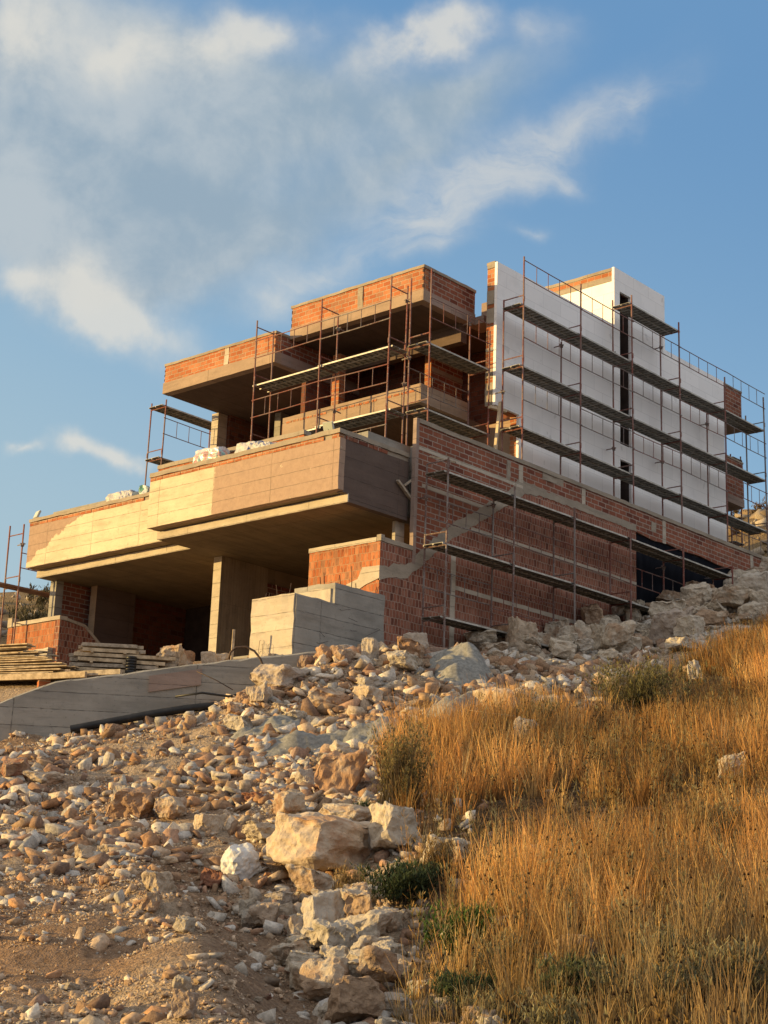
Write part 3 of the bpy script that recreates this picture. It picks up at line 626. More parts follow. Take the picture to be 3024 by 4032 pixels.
wpart('front_panel', 'brick_end_lit', lambda b: b.box(29.99, 30.11, 26.855, 29.44, 5.8, 9.86), 'sunlit front panel of orange bricks laid on end')
wpart('front_coping', 'conc', lambda b: b.box(29.97, 30.13, 26.99, 29.46, 9.862, 9.985, 0.012, 0.2))
wpart('front_patch', 'conc', lambda b: b.prism([(26.84, 8.86), (27.3, 8.74), (27.75, 8.55), (28.0, 8.6), (28.0, 8.82), (27.6, 8.92), (27.45, 9.22), (26.84, 9.2)], 'X', 29.965, 30.05))
wpart('terrace_fill', 'conc_grey', lambda b: b.box(31.6, 58.4, 27.0, 28.5, 11.0, 12.95))

# ---------------------------------------------------------------- stepped concrete block and retaining wall
B = thing('stepped_concrete_wall', 'short stepped wall of rough cast concrete with board lines, one face sunlit, in front of the brick wall', 'wall', (28.2, 27.2, 6.3))
part('wall_body', 'conc', lambda b: (b.box(26.65, 28.08, 26.62, 28.08, 5.4, 7.84, 0.03, 0.2),), 'lower step with a sunlit end', B)
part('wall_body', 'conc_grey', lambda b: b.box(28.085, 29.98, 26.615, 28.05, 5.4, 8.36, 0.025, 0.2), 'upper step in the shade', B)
part('shaded_face', 'conc_grey', lambda b: b.box(26.70, 28.08, 26.575, 26.64, 5.4, 7.80, 0.018, 0.2), None, B)  # darker grey plate paints shade onto this side of the block
part('rough_top', 'conc', lambda b: b.box(28.04, 28.9, 26.75, 29.2, 7.7, 8.22, 0.06, 0.15), None, B)
mw = MB(); r = random.Random(4)
for k in range(9):
    x = r.uniform(26.9, 29.8); z = r.uniform(6.3, 7.7); mw.tube([(x, 26.57, z), (x + r.uniform(-.1, .1), 26.52, z - .03), (x + r.uniform(.15, .45) * r.choice((-1, 1)), 26.53, z - r.uniform(-.12, .3))], 0.0055, 4)
for k in range(4):
    y = r.uniform(26.8, 28.0); z = r.uniform(6.4, 7.7); mw.tube([(26.62, y, z), (26.57, y, z - .02), (26.57, y + r.uniform(-.2, .2), z - r.uniform(.1, .4))], 0.0055, 4)
mw.build('tie_wire', MAT['wire'], B, 'bent rusty tie wires')
mw = MB()
for x, y, z, h in ((28.3, 28.9, 8.1, .5), (28.45, 28.6, 8.1, .55), (28.7, 27.6, 8.3, .55), (29.0, 27.3, 8.3, .5), (29.2, 27.1, 8.3, .75), (28.9, 27.9, 8.2, .6), (26.9, 27.9, 7.8, .22), (29.6, 27.3, 8.3, .4), (28.2, 29.1, 8.1, .3)):
    mw.tube([(x, y, z), (x + .02, y + .01, z + h * .5), (x + r.uniform(-.06, .06), y, z + h)], 0.011, 5)
mw.build('rebar', MAT['wire'], B, 'upright reinforcing bars')

RW = thing('retaining_wall', 'low grey cast concrete retaining wall rising to the right, in shade in front of the house', 'wall', (23.5, 28.4, 5))
top = [(18.6, 32.68, 3.85), (20.3, 31.18, 4.42), (21.15, 30.43, 4.72), (21.6, 30.04, 4.98), (22.05, 29.64, 5.24), (22.99, 28.81, 5.47), (24.1, 27.84, 5.75), (25.2, 26.86, 6.0), (26.19, 25.99, 6.22), (27.1, 25.19, 6.38)]
def rwall():
    m = MB(); nb = Vector((0.66, 0.75, 0)).normalized(); pts = []
    for a, b_ in zip(top[:-1], top[1:]):
        A = Vector(a); Bv = Vector(b_); n = max(1, int((Bv - A).length / 0.25))
        for i in range(n): pts.append(A + (Bv - A) * i / n)
    pts.append(Vector(top[-1])); rows = []
    for p in pts:
        row = []
        prof = [(0, 2.6), (0, 1.7), (0, 1.1), (0, 0.75), (0, 0.38), (0, 0.12), (0.0, 0.02), (0.06, -0.02), (0.25, 0.0), (0.46, 0.01), (0.5, 0.06), (0.5, 2.6)]
        for (t_, dz) in prof:
            q = p + nb * t_ - Vector((0, 0, dz)); q += noise.noise_vector(q * 1.0) * 0.012 + noise.noise_vector(q * 7.0) * 0.010
            if dz < 0.1: q.z += noise.noise(q * 4.1) * 0.030
            row.append(len(m.v)); m.v.append(tuple(q))
        rows.append(row)
    for a, b_ in zip(rows[:-1], rows[1:]):
        for i in range(len(a) - 1): m.f.append((a[i], b_[i], b_[i + 1], a[i + 1]))
    m.f.append(tuple(rows[0])); m.f.append(tuple(reversed(rows[-1])))
    return m
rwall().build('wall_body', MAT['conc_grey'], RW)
pm = MB()
d = (Vector((24.6, 27.4, 5.86)) - Vector((23.65, 28.23, 5.62))); nf = Vector((-0.66, -0.75, 0)).normalized()
pp = [Vector((23.65, 28.23, 5.50)), Vector((24.55, 27.44, 5.73)), Vector((24.55, 27.44, 5.35)), Vector((23.65, 28.23, 5.12))]
pm.v = [tuple(p + nf * 0.035) for p in pp] + [tuple(p - nf * 0.05) for p in pp]
pm.f = [(0, 1, 2, 3), (7, 6, 5, 4), (0, 4, 5, 1), (1, 5, 6, 2), (2, 6, 7, 3), (3, 7, 4, 0)]
pm.build('mortar_patch', MAT['plaster'], RW, 'darker smoothed patch')

# ---------------------------------------------------------------- low brick garden wall at the left
G = thing('garden_wall', 'low orange brick wall with pale coping and a sloping side, left of the house behind the timber', 'wall', (30.4, 42, 7.6))
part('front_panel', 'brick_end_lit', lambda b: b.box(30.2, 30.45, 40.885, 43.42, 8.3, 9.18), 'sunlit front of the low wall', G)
part('side_panel', 'brick_end', lambda b: b.prism([(30.2, 7.6), (32.3, 7.6), (32.3, 8.3), (31.75, 8.72), (31.2, 9.10), (30.2, 9.2)], 'Y', 40.64, 40.88), None, G)
part('coping', 'conc', lambda b: (b.box(30.17, 30.48, 40.62, 43.2, 9.2, 9.33, 0.01, 0.2), b.box(30.17, 30.48, 43.2, 43.42, 9.19, 9.5, 0.01, 0.1)), None, G)
part('side_coping', 'conc', lambda b: (b.beam((30.49, 40.76, 9.24), (31.2, 40.76, 9.14), 0.28, 0.09), b.beam((31.2, 40.76, 9.14), (32.3, 40.76, 8.32), 0.28, 0.09)), None, G)
part('footing', 'conc', lambda b: b.box(30.0, 30.5, 40.9, 43.9, 7.4, 8.29, 0.05, 0.25), None, G)
# ---------------------------------------------------------------- scaffolding
def scaffold(name, label, origin, along, frames, f, b, decks, rails, couplers=(), deckmat='deck', seed=1, polemat=None):
    """frames: (a, zbase, ztop_front, ztop_back, levels); f/b: front and back pole lines;
       decks: (a0, a1, z); rails: (a0, a1, deck z, 'f'|'b')"""
    T = thing(name, label, 'scaffold', origin, 'scaffolding around the house')
    r = random.Random(seed)
    def P(a, c, z): return (a, c, z) if along == 'X' else (c, a, z)
    fr = {}
    for a, zb, zf, zk, lev in frames:
        m = MB(); ja, jb = r.uniform(-.02, .02), r.uniform(-.02, .02)
        for c, zt in ((f, zf), (b, zk)):
            m.tube([P(a - ja, c, zb), P(a, c + jb * .5, (zb + zt) / 2), P(a + ja, c + jb, zt)], 0.029, 6)
            for z in lev:                                     # joint sleeves
                if z + 0.32 < zt: m.tube([P(a, c, z + .1), P(a, c, z + .26)], 0.037, 6)
        for z in lev:
            for dz in (-0.06, 0.30):
                if z + dz < max(zf, zk): m.tube([P(a, f, z + dz), P(a, b, z + dz)], 0.021, 5)
        o = m.build('frame', polemat or (MAT['pole'] if r.random() < 0.78 else MAT['pole_grey']), T); fr[round(a, 2)] = o
    for a0, a1, z in decks:
        m = MB(); me_ = MB(); lo, hi = min(f, b) + .04, max(f, b) - .04; sg = 1 if a1 > a0 else -1
        tilt = r.uniform(-.015, .015); x0 = a0 - 0.12 * sg; x1 = a1 + 0.12 * sg
        mid = (lo + hi) / 2 + r.uniform(-.01, .01)
        for q0, q1 in ((lo, mid - .008), (mid + .008, hi)):
            zz = z + r.uniform(-.006, .006)
            m.beam(P(x0, (q0 + q1) / 2, zz + tilt), P(x1, (q0 + q1) / 2, zz - tilt), q1 - q0 - 0.02, 0.012)
            for c in (q0 + .006, q1 - .006): me_.beam(P(x0, c, zz - .016 + tilt), P(x1, c, zz - .016 - tilt), 0.010, 0.048)
            n = int(abs(x1 - x0) / 0.21)
            for i in range(1, n):
                a = x0 + (x1 - x0) * i / n; zt = zz + tilt - 2 * tilt * i / n - .03
                m.beam(P(a, q0 + .015, zt), P(a, q1 - .015, zt), 0.05, 0.022)
        dk = m.build('deck', MAT[deckmat], T); me_.build('side_channel', MAT['deck_edge'], dk)
    for a0, a1, z, side in rails:
        m = MB(); c = (f if side == 'f' else b) + (0.03 if (side == 'f') == (f > b) else -0.03)
        z1, z2 = z + 0.86 + r.uniform(-.03, .03), z + 1.46 + r.uniform(-.03, .03); s = r.uniform(-.03, .03)
        e = 0.05 if a1 > a0 else -0.05
        for zz in (z1, z2): m.tube([P(a0 - e, c, zz + s), P((a0 + a1) / 2, c, zz - .012), P(a1 + e, c, zz - s)], 0.0165, 5)
        n = 5
        for i in range(1, n):
            a = a0 + (a1 - a0) * (i - .0) / n; m.tube([P(a, c, z1 + s - 2 * s * i / n), P(a, c, z2 + s - 2 * s * i / n)], 0.012, 5)
        m.build('guardrail', MAT['pole_grey'] if r.random() < .5 else MAT['pole'], T)
    for a, c, z in couplers:
        m = MB(); sd = 1 if f < b else -1
        m.tube([P(a - .05, c - .12 * sd, z), P(a + .02, c + .30 * sd, z + .02)], 0.022, 5)
        m.beam(P(a - .05, c - .05, z - .05), P(a + .05, c + .05, z + .05), 0.09, 0.08)
        m.tube([P(a - .11, c, z + .03), P(a + .11, c, z + .05)], 0.015, 5)
        m.build('coupler', MAT['pole_grey'], T)
    return T

L3 = (15, 17, 19)
xs = [36.95, 40.08, 43.18, 46.28, 49.45, 52.45]
scaffold('scaffold', 'tall steel scaffold with three long decks along the white insulated wall', (44.7, 27.8, 12.95), 'X',
    [(xs[0], 12.95, 20.6, 19.32, L3), (xs[1], 12.95, 20.75, 18.9, L3), (xs[2], 12.95, 21.4, 21.4, L3 + (21.1,)), (xs[3], 12.95, 21.4, 21.35, L3 + (21.1,)), (xs[4], 12.95, 20.25, 19.3, L3), (xs[5], 12.95, 20.3, 19.7, L3)],
    27.45, 28.22, [(xs[i], xs[i + 1], z) for z in L3 for i in range(5)] + [(xs[2], xs[3], 21.1)],
    [(xs[i], xs[i + 1], z, 'f') for z in L3 for i in range(5)] + [(xs[4], xs[5], 13.0, 'f')],
    [(xs[0], 28.22, 16.25), (xs[1], 28.22, 18.75), (xs[2], 28.22, 19.45), (xs[2], 28.22, 16.0), (xs[3], 28.22, 20.6), (xs[4], 28.22, 18.55), (xs[3], 28.22, 16.3)], seed=3)
bs = [31.5, 34.48, 37.46, 40.5, 43.62, 46.8, 49.8]
L2 = (8, 10, 12)
scaffold('scaffold', 'steel scaffold with narrow decks standing against the red brick wall', (38, 26.2, 6.6), 'X',
    [(bs[0], 6.5, 12.35, 12.3, L2), (bs[1], 6.7, 12.25, 12.2, L2), (bs[2], 7.6, 12.3, 12.15, L2), (bs[3], 8.8, 12.25, 11.9, (10, 12)), (bs[4], 9.8, 12.35, 12.15, (12,)), (bs[5], 10.8, 12.35, 12.1, (12,)), (bs[6], 11.5, 12.3, 12.0, (12,))],
    25.85, 26.6, [(bs[i], bs[i + 1], 12.0) for i in range(5)] + [(bs[i], bs[i + 1], 10.0) for i in range(3)] + [(40.5, 42.6, 10.0)] + [(bs[0], bs[1], 8.02), (bs[1], bs[2], 7.96)],
    [(bs[i], bs[i + 1], 10.0, 'b') for i in range(6)] + [(bs[i], bs[i + 1], 8.0, 'b') for i in range(2)],
    [(bs[0], 26.6, 11.35), (bs[1], 26.6, 11.8), (bs[4], 26.6, 11.75), (bs[5], 26.6, 12.0)], seed=5)
scaffold('scaffold', 'sunlit steel scaffold in front of the roof boxes, above the near balcony', (33.5, 32.4, 12.95), 'Y',
    [(29.6, 12.95, 19.15, 19.1, (14.9, 16.9, 18.9)), (32.45, 12.95, 19.12, 18.75, (14.9, 16.9, 18.9)), (35.36, 12.95, 19.08, 18.95, (14.9, 16.9, 18.9))],
    33.1, 33.86, [(29.6, 32.45, 16.92), (32.45, 35.36, 16.88), (29.6, 32.45, 14.92), (32.45, 35.36, 14.88)],
    [(29.6, 32.45, 16.9, 'f'), (32.45, 35.36, 16.9, 'f'), (29.6, 32.45, 14.9, 'f'), (32.45, 35.36, 14.9, 'f'), (29.6, 32.45, 12.95, 'f')],
    [(32.45, 33.86, 18.35), (29.6, 33.86, 18.6), (32.45, 33.86, 15.6), (29.6, 33.86, 15.9)], seed=8)
scaffold('scaffold', 'short steel scaffold between the right roof box and the white gable', (35.3, 29, 12.95), 'X',
    [(33.85, 12.95, 19.4, 19.3, (14.95, 17.05)), (36.75, 12.95, 18.3, 19.1, (14.95, 17.05))],
    28.62, 29.42, [(33.85, 36.75, 17.05), (33.85, 36.75, 14.95)],
    [(33.85, 36.75, 17.0, 'f'), (33.85, 36.75, 14.95, 'b')], [(36.75, 29.42, 18.75), (33.85, 29.42, 16.7)], seed=12)
scaffold('scaffold', 'steel scaffold at the left gable, high against the sky above the far balcony', (36.4, 42.4, 12.9), 'X',
    [(35.0, 12.7, 18.22, 18.22, (16.05, 18.0)), (37.95, 12.7, 18.2, 18.2, (16.05, 18.0))],
    42.0, 42.8, [(35.0, 37.95, 18.0), (35.0, 37.95, 16.05)], [(35.0, 37.95, 16.05, 'f')], seed=15)
Tl = scaffold('scaffold', 'ladder like steel scaffold with one brown plank at the far left edge', (29.9, 42.9, 8.3), 'X',
    [(29.9, 8.0, 12.55, 12.6, (10.5, 12.3)), (32.9, 8.0, 12.4, 12.4, (10.5, 12.3))],
    42.62, 43.4, [], [], [(29.9, 42.62, 11.85)], seed=18)
m = MB(); m.beam((26.6, 43.0, 10.46), (33.4, 43.0, 10.46), 0.55, 0.05); m.build('plank', MAT['wood_plank'], Tl)
m = MB()
for z in (9.2, 11.05, 11.55): m.tube([(29.85, 42.6, z + .02), (33, 42.6, z)], 0.0165, 5)
m.tube([(30.2, 42.6, 11.05), (30.2, 42.6, 12.0)], 0.013, 5)
m.build('guardrail', MAT['pole'], Tl)
Tr = scaffold('scaffold', 'steel scaffold round the far right corner, dark against the rocky hill', (53.1, 31, 13.2), 'Y',
    [(29.3, 13.2, 18.6, 18.5, (15, 17, 18.4)), (32.3, 13.2, 19.4, 19.0, (15, 17, 18.4)), (35.2, 13.2, 19.4, 19.0, (15, 17, 18.4))],
    53.9, 53.1, [(29.3, 32.3, 18.4), (29.3, 32.3, 15.0), (29.3, 32.3, 13.3), (32.3, 35.2, 18.4), (32.3, 35.2, 15.0)],
    [(29.3, 32.3, 15.0, 'f'), (29.3, 32.3, 17.0, 'f'), (29.3, 32.3, 13.1, 'b'), (32.3, 35.2, 15.0, 'f'), (29.3, 32.3, 13.1, 'f')], seed=21)
m = MB(); m.beam((53.2, 30.0, 16.6), (52.6, 32.4, 17.5), 0.3, 0.05); m.build('plank', MAT['deck'], Tr, 'loose deck leaning at a slant')
# ---------------------------------------------------------------- rocks
def rock_mesh(seed, ratio=(1, .8, .65), cuts=3, rough=0.05, chop=4):
    r = random.Random(seed); bm = bmesh.new()
    sk = (r.uniform(-.3, .3), r.uniform(-.3, .3))
    for i in range(8):                                      # a skewed broken block, corners knocked about
        v = Vector((1 if i & 1 else -1, 1 if i & 2 else -1, 1 if i & 4 else -1)); q = r.uniform(.55, 1.0)
        v = Vector((v.x * r.uniform(.5, 1), v.y * r.uniform(.5, 1), v.z * r.uniform(.55, 1)))
        v.x += sk[0] * v.z; v.y += sk[1] * v.z
        bm.verts.new((v.x * ratio[0] / 2, v.y * ratio[1] / 2, v.z * ratio[2] / 2))
    for i in range(3):
        bm.verts.new((r.uniform(-.5, .5) * ratio[0], r.uniform(-.5, .5) * ratio[1], r.choice((-.5, .5)) * ratio[2] * r.uniform(.7, 1)))
    bmesh.ops.convex_hull(bm, input=bm.verts)
    bmesh.ops.delete(bm, geom=[v for v in bm.verts if not v.link_faces], context='VERTS')
    for k in range(chop):                                   # fracture planes
        n = Vector((r.gauss(0, 1), r.gauss(0, 1), r.gauss(0, .8))).normalized()
        co = n * r.uniform(0.27, 0.40) * (abs(n.x) * ratio[0] + abs(n.y) * ratio[1] + abs(n.z) * ratio[2])
        g = bm.verts[:] + bm.edges[:] + bm.faces[:]
        res = bmesh.ops.bisect_plane(bm, geom=g, plane_co=co, plane_no=n, clear_outer=True)
        ed = [e for e in res['geom_cut'] if isinstance(e, bmesh.types.BMEdge)]
        if ed: bmesh.ops.holes_fill(bm, edges=[e for e in bm.edges if e.is_boundary], sides=0)
    if cuts:
        bmesh.ops.bevel(bm, geom=bm.edges[:], offset=0.025, segments=1, affect='EDGES', clamp_overlap=True)
        bmesh.ops.triangulate(bm, faces=bm.faces[:])
        for k in range(cuts):
            long = [e for e in bm.edges if e.calc_length() > 0.30 / (1.75 ** k)]
            if long: bmesh.ops.subdivide_edges(bm, edges=long, cuts=1)
            bmesh.ops.triangulate(bm, faces=bm.faces[:])
        bm.normal_update()
        o = Vector((seed * 1.7, seed * .3, 5))
        for v in bm.verts:
            p = v.co
            d = noise.noise(p * 2.4 + o) * rough * 1.6 + noise.noise(p * 6 + o) * rough * 1.1 + noise.noise(p * 14 + o) * rough * .5 + noise.ridged_multi_fractal(p * 4 + o, 1.0, 2.0, 5, 1.0, 2.0) * rough * .42
            v.co = p + v.normal * (d - rough * .6)
    bmesh.ops.triangulate(bm, faces=bm.faces[:])
    bmesh.ops.recalc_face_normals(bm, faces=bm.faces[:])
    me = bpy.data.meshes.new('rock'); bm.to_mesh(me); bm.free()
    return me
RM = {}
def rock_proto(i, matname):
    if (i, matname) not in RM:
        rr = random.Random(i); rat = (1.0, rr.uniform(.65, .95), rr.uniform(.5, .8))
        me = rock_mesh(100 + i, rat, 4, 0.042 + .02 * rr.random(), 5); me.materials.append(MAT[matname]); RM[(i, matname)] = me
    return RM[(i, matname)]
KIND = {'R': 'rock', 'P': 'rock_pale', 'W': 'rock_pale', 'G': 'rock_pale', 'X': 'rock_red', 'B': 'rock'}
def put_rock(x, y, size, aspect, kind, label, group=None, rot=None, sink=0.22, dz=0.0, proto=None, rnd=random):
    me = rock_proto(proto if proto is not None else rnd.randrange(12), KIND[kind])
    o = bpy.data.objects.new('boulder' if size > 0.75 else 'rock', me); COL.objects.link(o)
    zz = [v.co.z for v in me.vertices]; hz = max(zz) - min(zz)
    s = size; sz = size * aspect / hz
    o.scale = (s, s, sz); o.rotation_euler = rot or (rnd.uniform(-.25, .25), rnd.uniform(-.25, .25), rnd.uniform(0, 6.28))
    g = float(ground(np.array([x]), np.array([y]))[0])
    o.location = (x, y, g - min(zz) * sz - sink * size * aspect + dz)
    return tag(o, label, 'rock', group)
ROCKS = [
 (15.91, 15.12, 1.45, 0.58, 'B', 'huge flat topped boulder with a rusty patch on its front, largest of the boulders'),
 (16.54, 14.36, 0.9, 0.7, 'W', 'big weathered white and brown boulder just right of the largest boulder'),
 (16.66, 14.74, 0.38, 0.9, 'R', 'round yellow lit rock leaning on the weathered boulder'),
 (19.42, 18.1, 0.98, 0.85, 'B', 'large smooth grey brown boulder with a lit top, below the concrete spill'),
 (19.68, 19.14, 0.45, 0.8, 'R', 'small rock glowing yellow, left of the smooth grey brown boulder'),
 (16.49, 19.84, 0.72, 0.75, 'R', 'rounded orange pitted boulder on the left rubble slope'),
 (16.78, 19.27, 0.59, 0.62, 'R', 'blocky square edged orange rock beside the pitted boulder'),
 (16.28, 17.84, 0.57, 0.65, 'R', 'angular pale orange rock right of the square edged rock'),
 (17.37, 16.05, 0.84, 0.5, 'P', 'long cream rock behind the largest boulder'),
 (17.67, 17.54, 0.53, 0.7, 'R', 'cream wedge shaped rock above the largest boulder'),
 (16.94, 15.41, 0.47, 0.6, 'R', 'orange rock resting against the upper right of the largest boulder'),
 (15.67, 12.75, 0.56, 0.7, 'W', 'white and brown rock at the edge of the dry grass'),
 (21.99, 12.2, 0.53, 0.85, 'P', 'lone rounded boulder deep in the dry grass at the right edge'),
 (21.29, 11.4, 0.39, 0.5, 'W', 'low pale rock half hidden in grass below the lone rounded boulder'),
 (27.12, 24.51, 0.49, 1.15, 'R', 'upright pointed orange shard on top of the rubble heap'),
 (27.03, 23.4, 1.01, 0.45, 'G', 'flat grey block near the top of the rubble heap'),
 (25.28, 19.45, 1.13, 0.6, 'R', 'large craggy lit rock at the right end of the rubble heap'),
 (25.04, 22.63, 0.62, 0.7, 'R', 'square lit rock in the middle of the rubble heap'),
 (24.76, 25.09, 1.15, 0.5, 'R', 'broad layered slab at the left shoulder of the rubble heap'),
 (24.01, 24.84, 0.63, 0.75, 'P', 'pale rock under the layered slab by the retaining wall'),
 (24.52, 23.41, 0.95, 0.5, 'R', 'long flat stone in the rubble heap'),
 (26.1, 25.58, 0.39, 0.75, 'X', 'small brick red stone on the crest beside the retaining wall'),
 (23.63, 17.41, 0.5, 1.0, 'W', 'white split rock standing in the upper grass'),
 (27.75, 18.94, 0.45, 0.65, 'W', 'pale lit rock in the grass under the right rock pile'),
 (30.95, 18.1, 0.32, 1.6, 'W', 'narrow upright pale stone in the grass at the upper right'),
 (13.09, 9.88, 0.3, 0.9, 'W', 'white rock among green stems near the bottom'),
 (12.16, 8.35, 0.43, 0.6, 'G', 'grey mossy rock in the shaded grass at the bottom'),
 (12.28, 10.41, 0.66, 0.5, 'P', 'broad pale slab at the bottom end of the boulder line'),
 (13.67, 12.84, 0.66, 0.8, 'W', 'mottled white boulder in the lower boulder line'),
 (14.93, 13.31, 0.65, 0.5, 'W', 'long tilted white rock in the lower boulder line'),
 (15.15, 14.54, 0.59, 0.6, 'P', 'smooth beige boulder below the largest boulder'),
 (13.86, 12.1, 0.41, 0.7, 'P', 'beige boulder at the edge of the green plants'),
 (13.35, 12.0, 0.63, 0.6, 'W', 'white and rust boulder near the bottom of the boulder line'),
 (22.32, 27.8, 0.42, 0.65, 'X', 'dark red block like stone lying on the black pipe side rubble'),
 (13.05, 15.09, 0.36, 0.85, 'R', 'orange slanted rock on the brown bank'),
 (12.33, 14.39, 0.28, 0.85, 'R', 'round brown rock just below the slanted rock on the bank'),
 (11.53, 12.9, 0.21, 0.8, 'G', 'pale grey square stone on the lower road'),
 (8.59, 9.56, 0.32, 0.7, 'R', 'pointed orange rock cut by the bottom edge of the picture'),
 (17.67, 24.67, 0.63, 0.7, 'X', 'dark brown rock at the left edge of the rubble'),
 (17.94, 24.17, 0.8, 0.4, 'R', 'flat orange slab at the left of the rubble'),
 (14.28, 18.15, 0.37, 0.6, 'R', 'brown rock on the flat road'),
 (16.52, 16.86, 0.59, 0.45, 'P', 'flat lit stone left of the largest boulder'),
 (40.47, 23.89, 0.95, 0.72, 'P', 'very large brown faced boulder in the middle of the right rock pile'),
 (39.28, 24.03, 0.75, 0.75, 'P', 'wedge shaped boulder in the right rock pile'),
 (40.14, 25.22, 0.66, 0.6, 'G', 'pale grey boulder left of the wedge shaped boulder'),
 (37.59, 23.82, 0.83, 0.6, 'P', 'big flat fronted brown rock low in the right rock pile'),
 (38.4, 21.18, 0.95, 0.5, 'P', 'long slab in the right rock pile'),
 (39.33, 22.87, 0.81, 0.38, 'W', 'bright white flat rock in front of the right rock pile'),
 (35.46, 21.17, 0.73, 0.5, 'W', 'knobbly sunlit yellow rock at the foot of the right rock pile'),
 (41.12, 26.19, 0.68, 0.75, 'P', 'grey boulder at the left crest of the right rock pile'),
 (49.5, 26.41, 0.95, 0.7, 'P', 'boulder on the very top of the right rock pile'),
 (46.55, 25.02, 0.79, 0.5, 'R', 'rust edged block near the top of the right rock pile'),
 (44.62, 25.92, 0.67, 0.65, 'P', 'rounded boulder against the black wall'),
 (43.34, 24.42, 0.74, 0.6, 'G', 'grey boulder upper middle of the right rock pile'),
 (33.39, 21.93, 0.75, 0.5, 'G', 'broad pale rock at the left foot of the right rock pile'),
 (30.16, 21.17, 0.87, 0.38, 'R', 'long yellow topped slab below the brick wall'),
 (38.04, 25.15, 0.59, 0.55, 'G', 'grey stone left part of the right rock pile'),
 (37.99, 23.27, 0.35, 0.7, 'X', 'small rust red rock beside the knobbly sunlit rock'),
]
rr_ = random.Random(77)
for k, (x, y, s, a, kd, lab) in enumerate(ROCKS):
    # the listed point is the foot of the rock as seen from the road: its centre lies a little farther up the slope
    d = Vector((x, y)).normalized() * s * 0.36
    put_rock(x + d.x, y + d.y, s * 1.05, a, kd, lab, None, (rr_.uniform(-.18, .18), rr_.uniform(-.18, .18), rr_.uniform(0, 6.28)), 0.12, 0, k % 12, rr_)

def duxy(d, u): return d * FWD[0] + u * RGT[0], d * FWD[1] + u * RGT[1]
taken = [(x, y, s) for x, y, s, *_ in ROCKS]
def free(x, y, s, k=0.42):
    for (a, b, c) in taken:
        if (a - x) ** 2 + (b - y) ** 2 < (k * (s + c)) ** 2: return False
    taken.append((x, y, s)); return True
NROCK = len(ROCKS)
def scatter(n, sampler, sizes, asp, kinds, labels, group, k=0.42, lift=None, sink=.2):
    global NROCK
    made = tries = 0
    while made < n and tries < n * 40:
        tries += 1
        x, y = sampler(rr_); s = rr_.uniform(0, 1) ** 1.5 * (sizes[1] - sizes[0]) + sizes[0]
        if not free(x, y, s, k): continue
        kd = rr_.choice(kinds); lab = labels[0] if s > (sizes[0] * .55 + sizes[1] * .45) else labels[1]
        dz = rr_.uniform(*lift) if lift else 0
        put_rock(x, y, s, rr_.uniform(*asp), kd, lab, group, None, sink, dz, None, rr_); made += 1; NROCK += 1

def z_pile(r):
    x = 33.0 + 18.5 * r.random() ** .95; w = 3.6 + 0.17 * (x - 34)
    return x, 26.7 - w * r.random() ** 1.1
scatter(104, z_pile, (0.42, 1.3), (.45, .85), 'PPPGWRX'[:6], ('large grey white stone in the shaded rock pile along the brick wall', 'smaller grey stone in the shaded rock pile along the brick wall'), 'stones of the shaded rock pile', 0.28, (-.05, .42), 0.10)
def z_heap(r):
    d = r.uniform(32.3, 41); u = r.uniform(-3.2, 5.0); return duxy(d, u)
scatter(70, z_heap, (0.25, 0.8), (.45, .8), 'RRPGR', ('chunky stone in the rubble heap in front of the concrete block', 'small stone in the rubble heap in front of the concrete block'), 'stones of the rubble heap', 0.38, None, .2)
def z_band(r):
    d = r.uniform(10.5, 30); f = float(bank_foot(d)); return duxy(d, f + .02 + abs(r.gauss(.35, .42)) if d < 21 else r.gauss(-.4, .8))
scatter(48, z_band, (0.2, 0.75), (.5, .85), 'PWPRW', ('pale boulder in the line of rocks between the road and the grass', 'small pale rock in the line of rocks between the road and the grass'), 'rocks between road and grass', 0.40, None, .2)
def z_gully(r):
    d = r.uniform(10.8, 20.5); return duxy(d, float(bank_foot(d)) + r.uniform(.1, 1.25))
scatter(50, z_gully, (0.24, 0.62), (.5, .8), 'PWPW', ('broad pale boulder in the gully at the foot of the brown bank', 'pale block in the gully at the foot of the brown bank'), 'boulders in the gully', 0.27, (.0, .14), .12)
def z_left(r):
    d = r.uniform(21.5, 35.0); return duxy(d, -0.5 - (d * .235 - .3) * r.random())
scatter(34, z_left, (0.16, 0.5), (.4, .75), 'RRPRX', ('orange stone on the sunlit rubble slope below the retaining wall', 'small orange stone on the sunlit rubble slope below the retaining wall'), 'stones on the sunlit slope', 0.5, None, .22)
def z_front(r):
    d = r.uniform(10, 21); return duxy(d, -0.3 - (d * .235 - .3) * r.random())
scatter(300 - NROCK - 12 if NROCK < 280 else 10, z_front, (0.08, 0.2), (.45, .8), 'RPRX', ('loose stone on the dirt road', 'pebble sized stone on the dirt road'), 'loose stones on the road', 0.5, None, .2)
def z_grass(r):
    d = r.uniform(14, 40); return duxy(d, 1.2 + (d * .24) * r.random())
scatter(10, z_grass, (0.25, 0.55), (.5, .8), 'WGP', ('pale rock showing between the dry grass', 'small pale rock showing between the dry grass'), 'rocks in the grass', 0.5, None, .15)

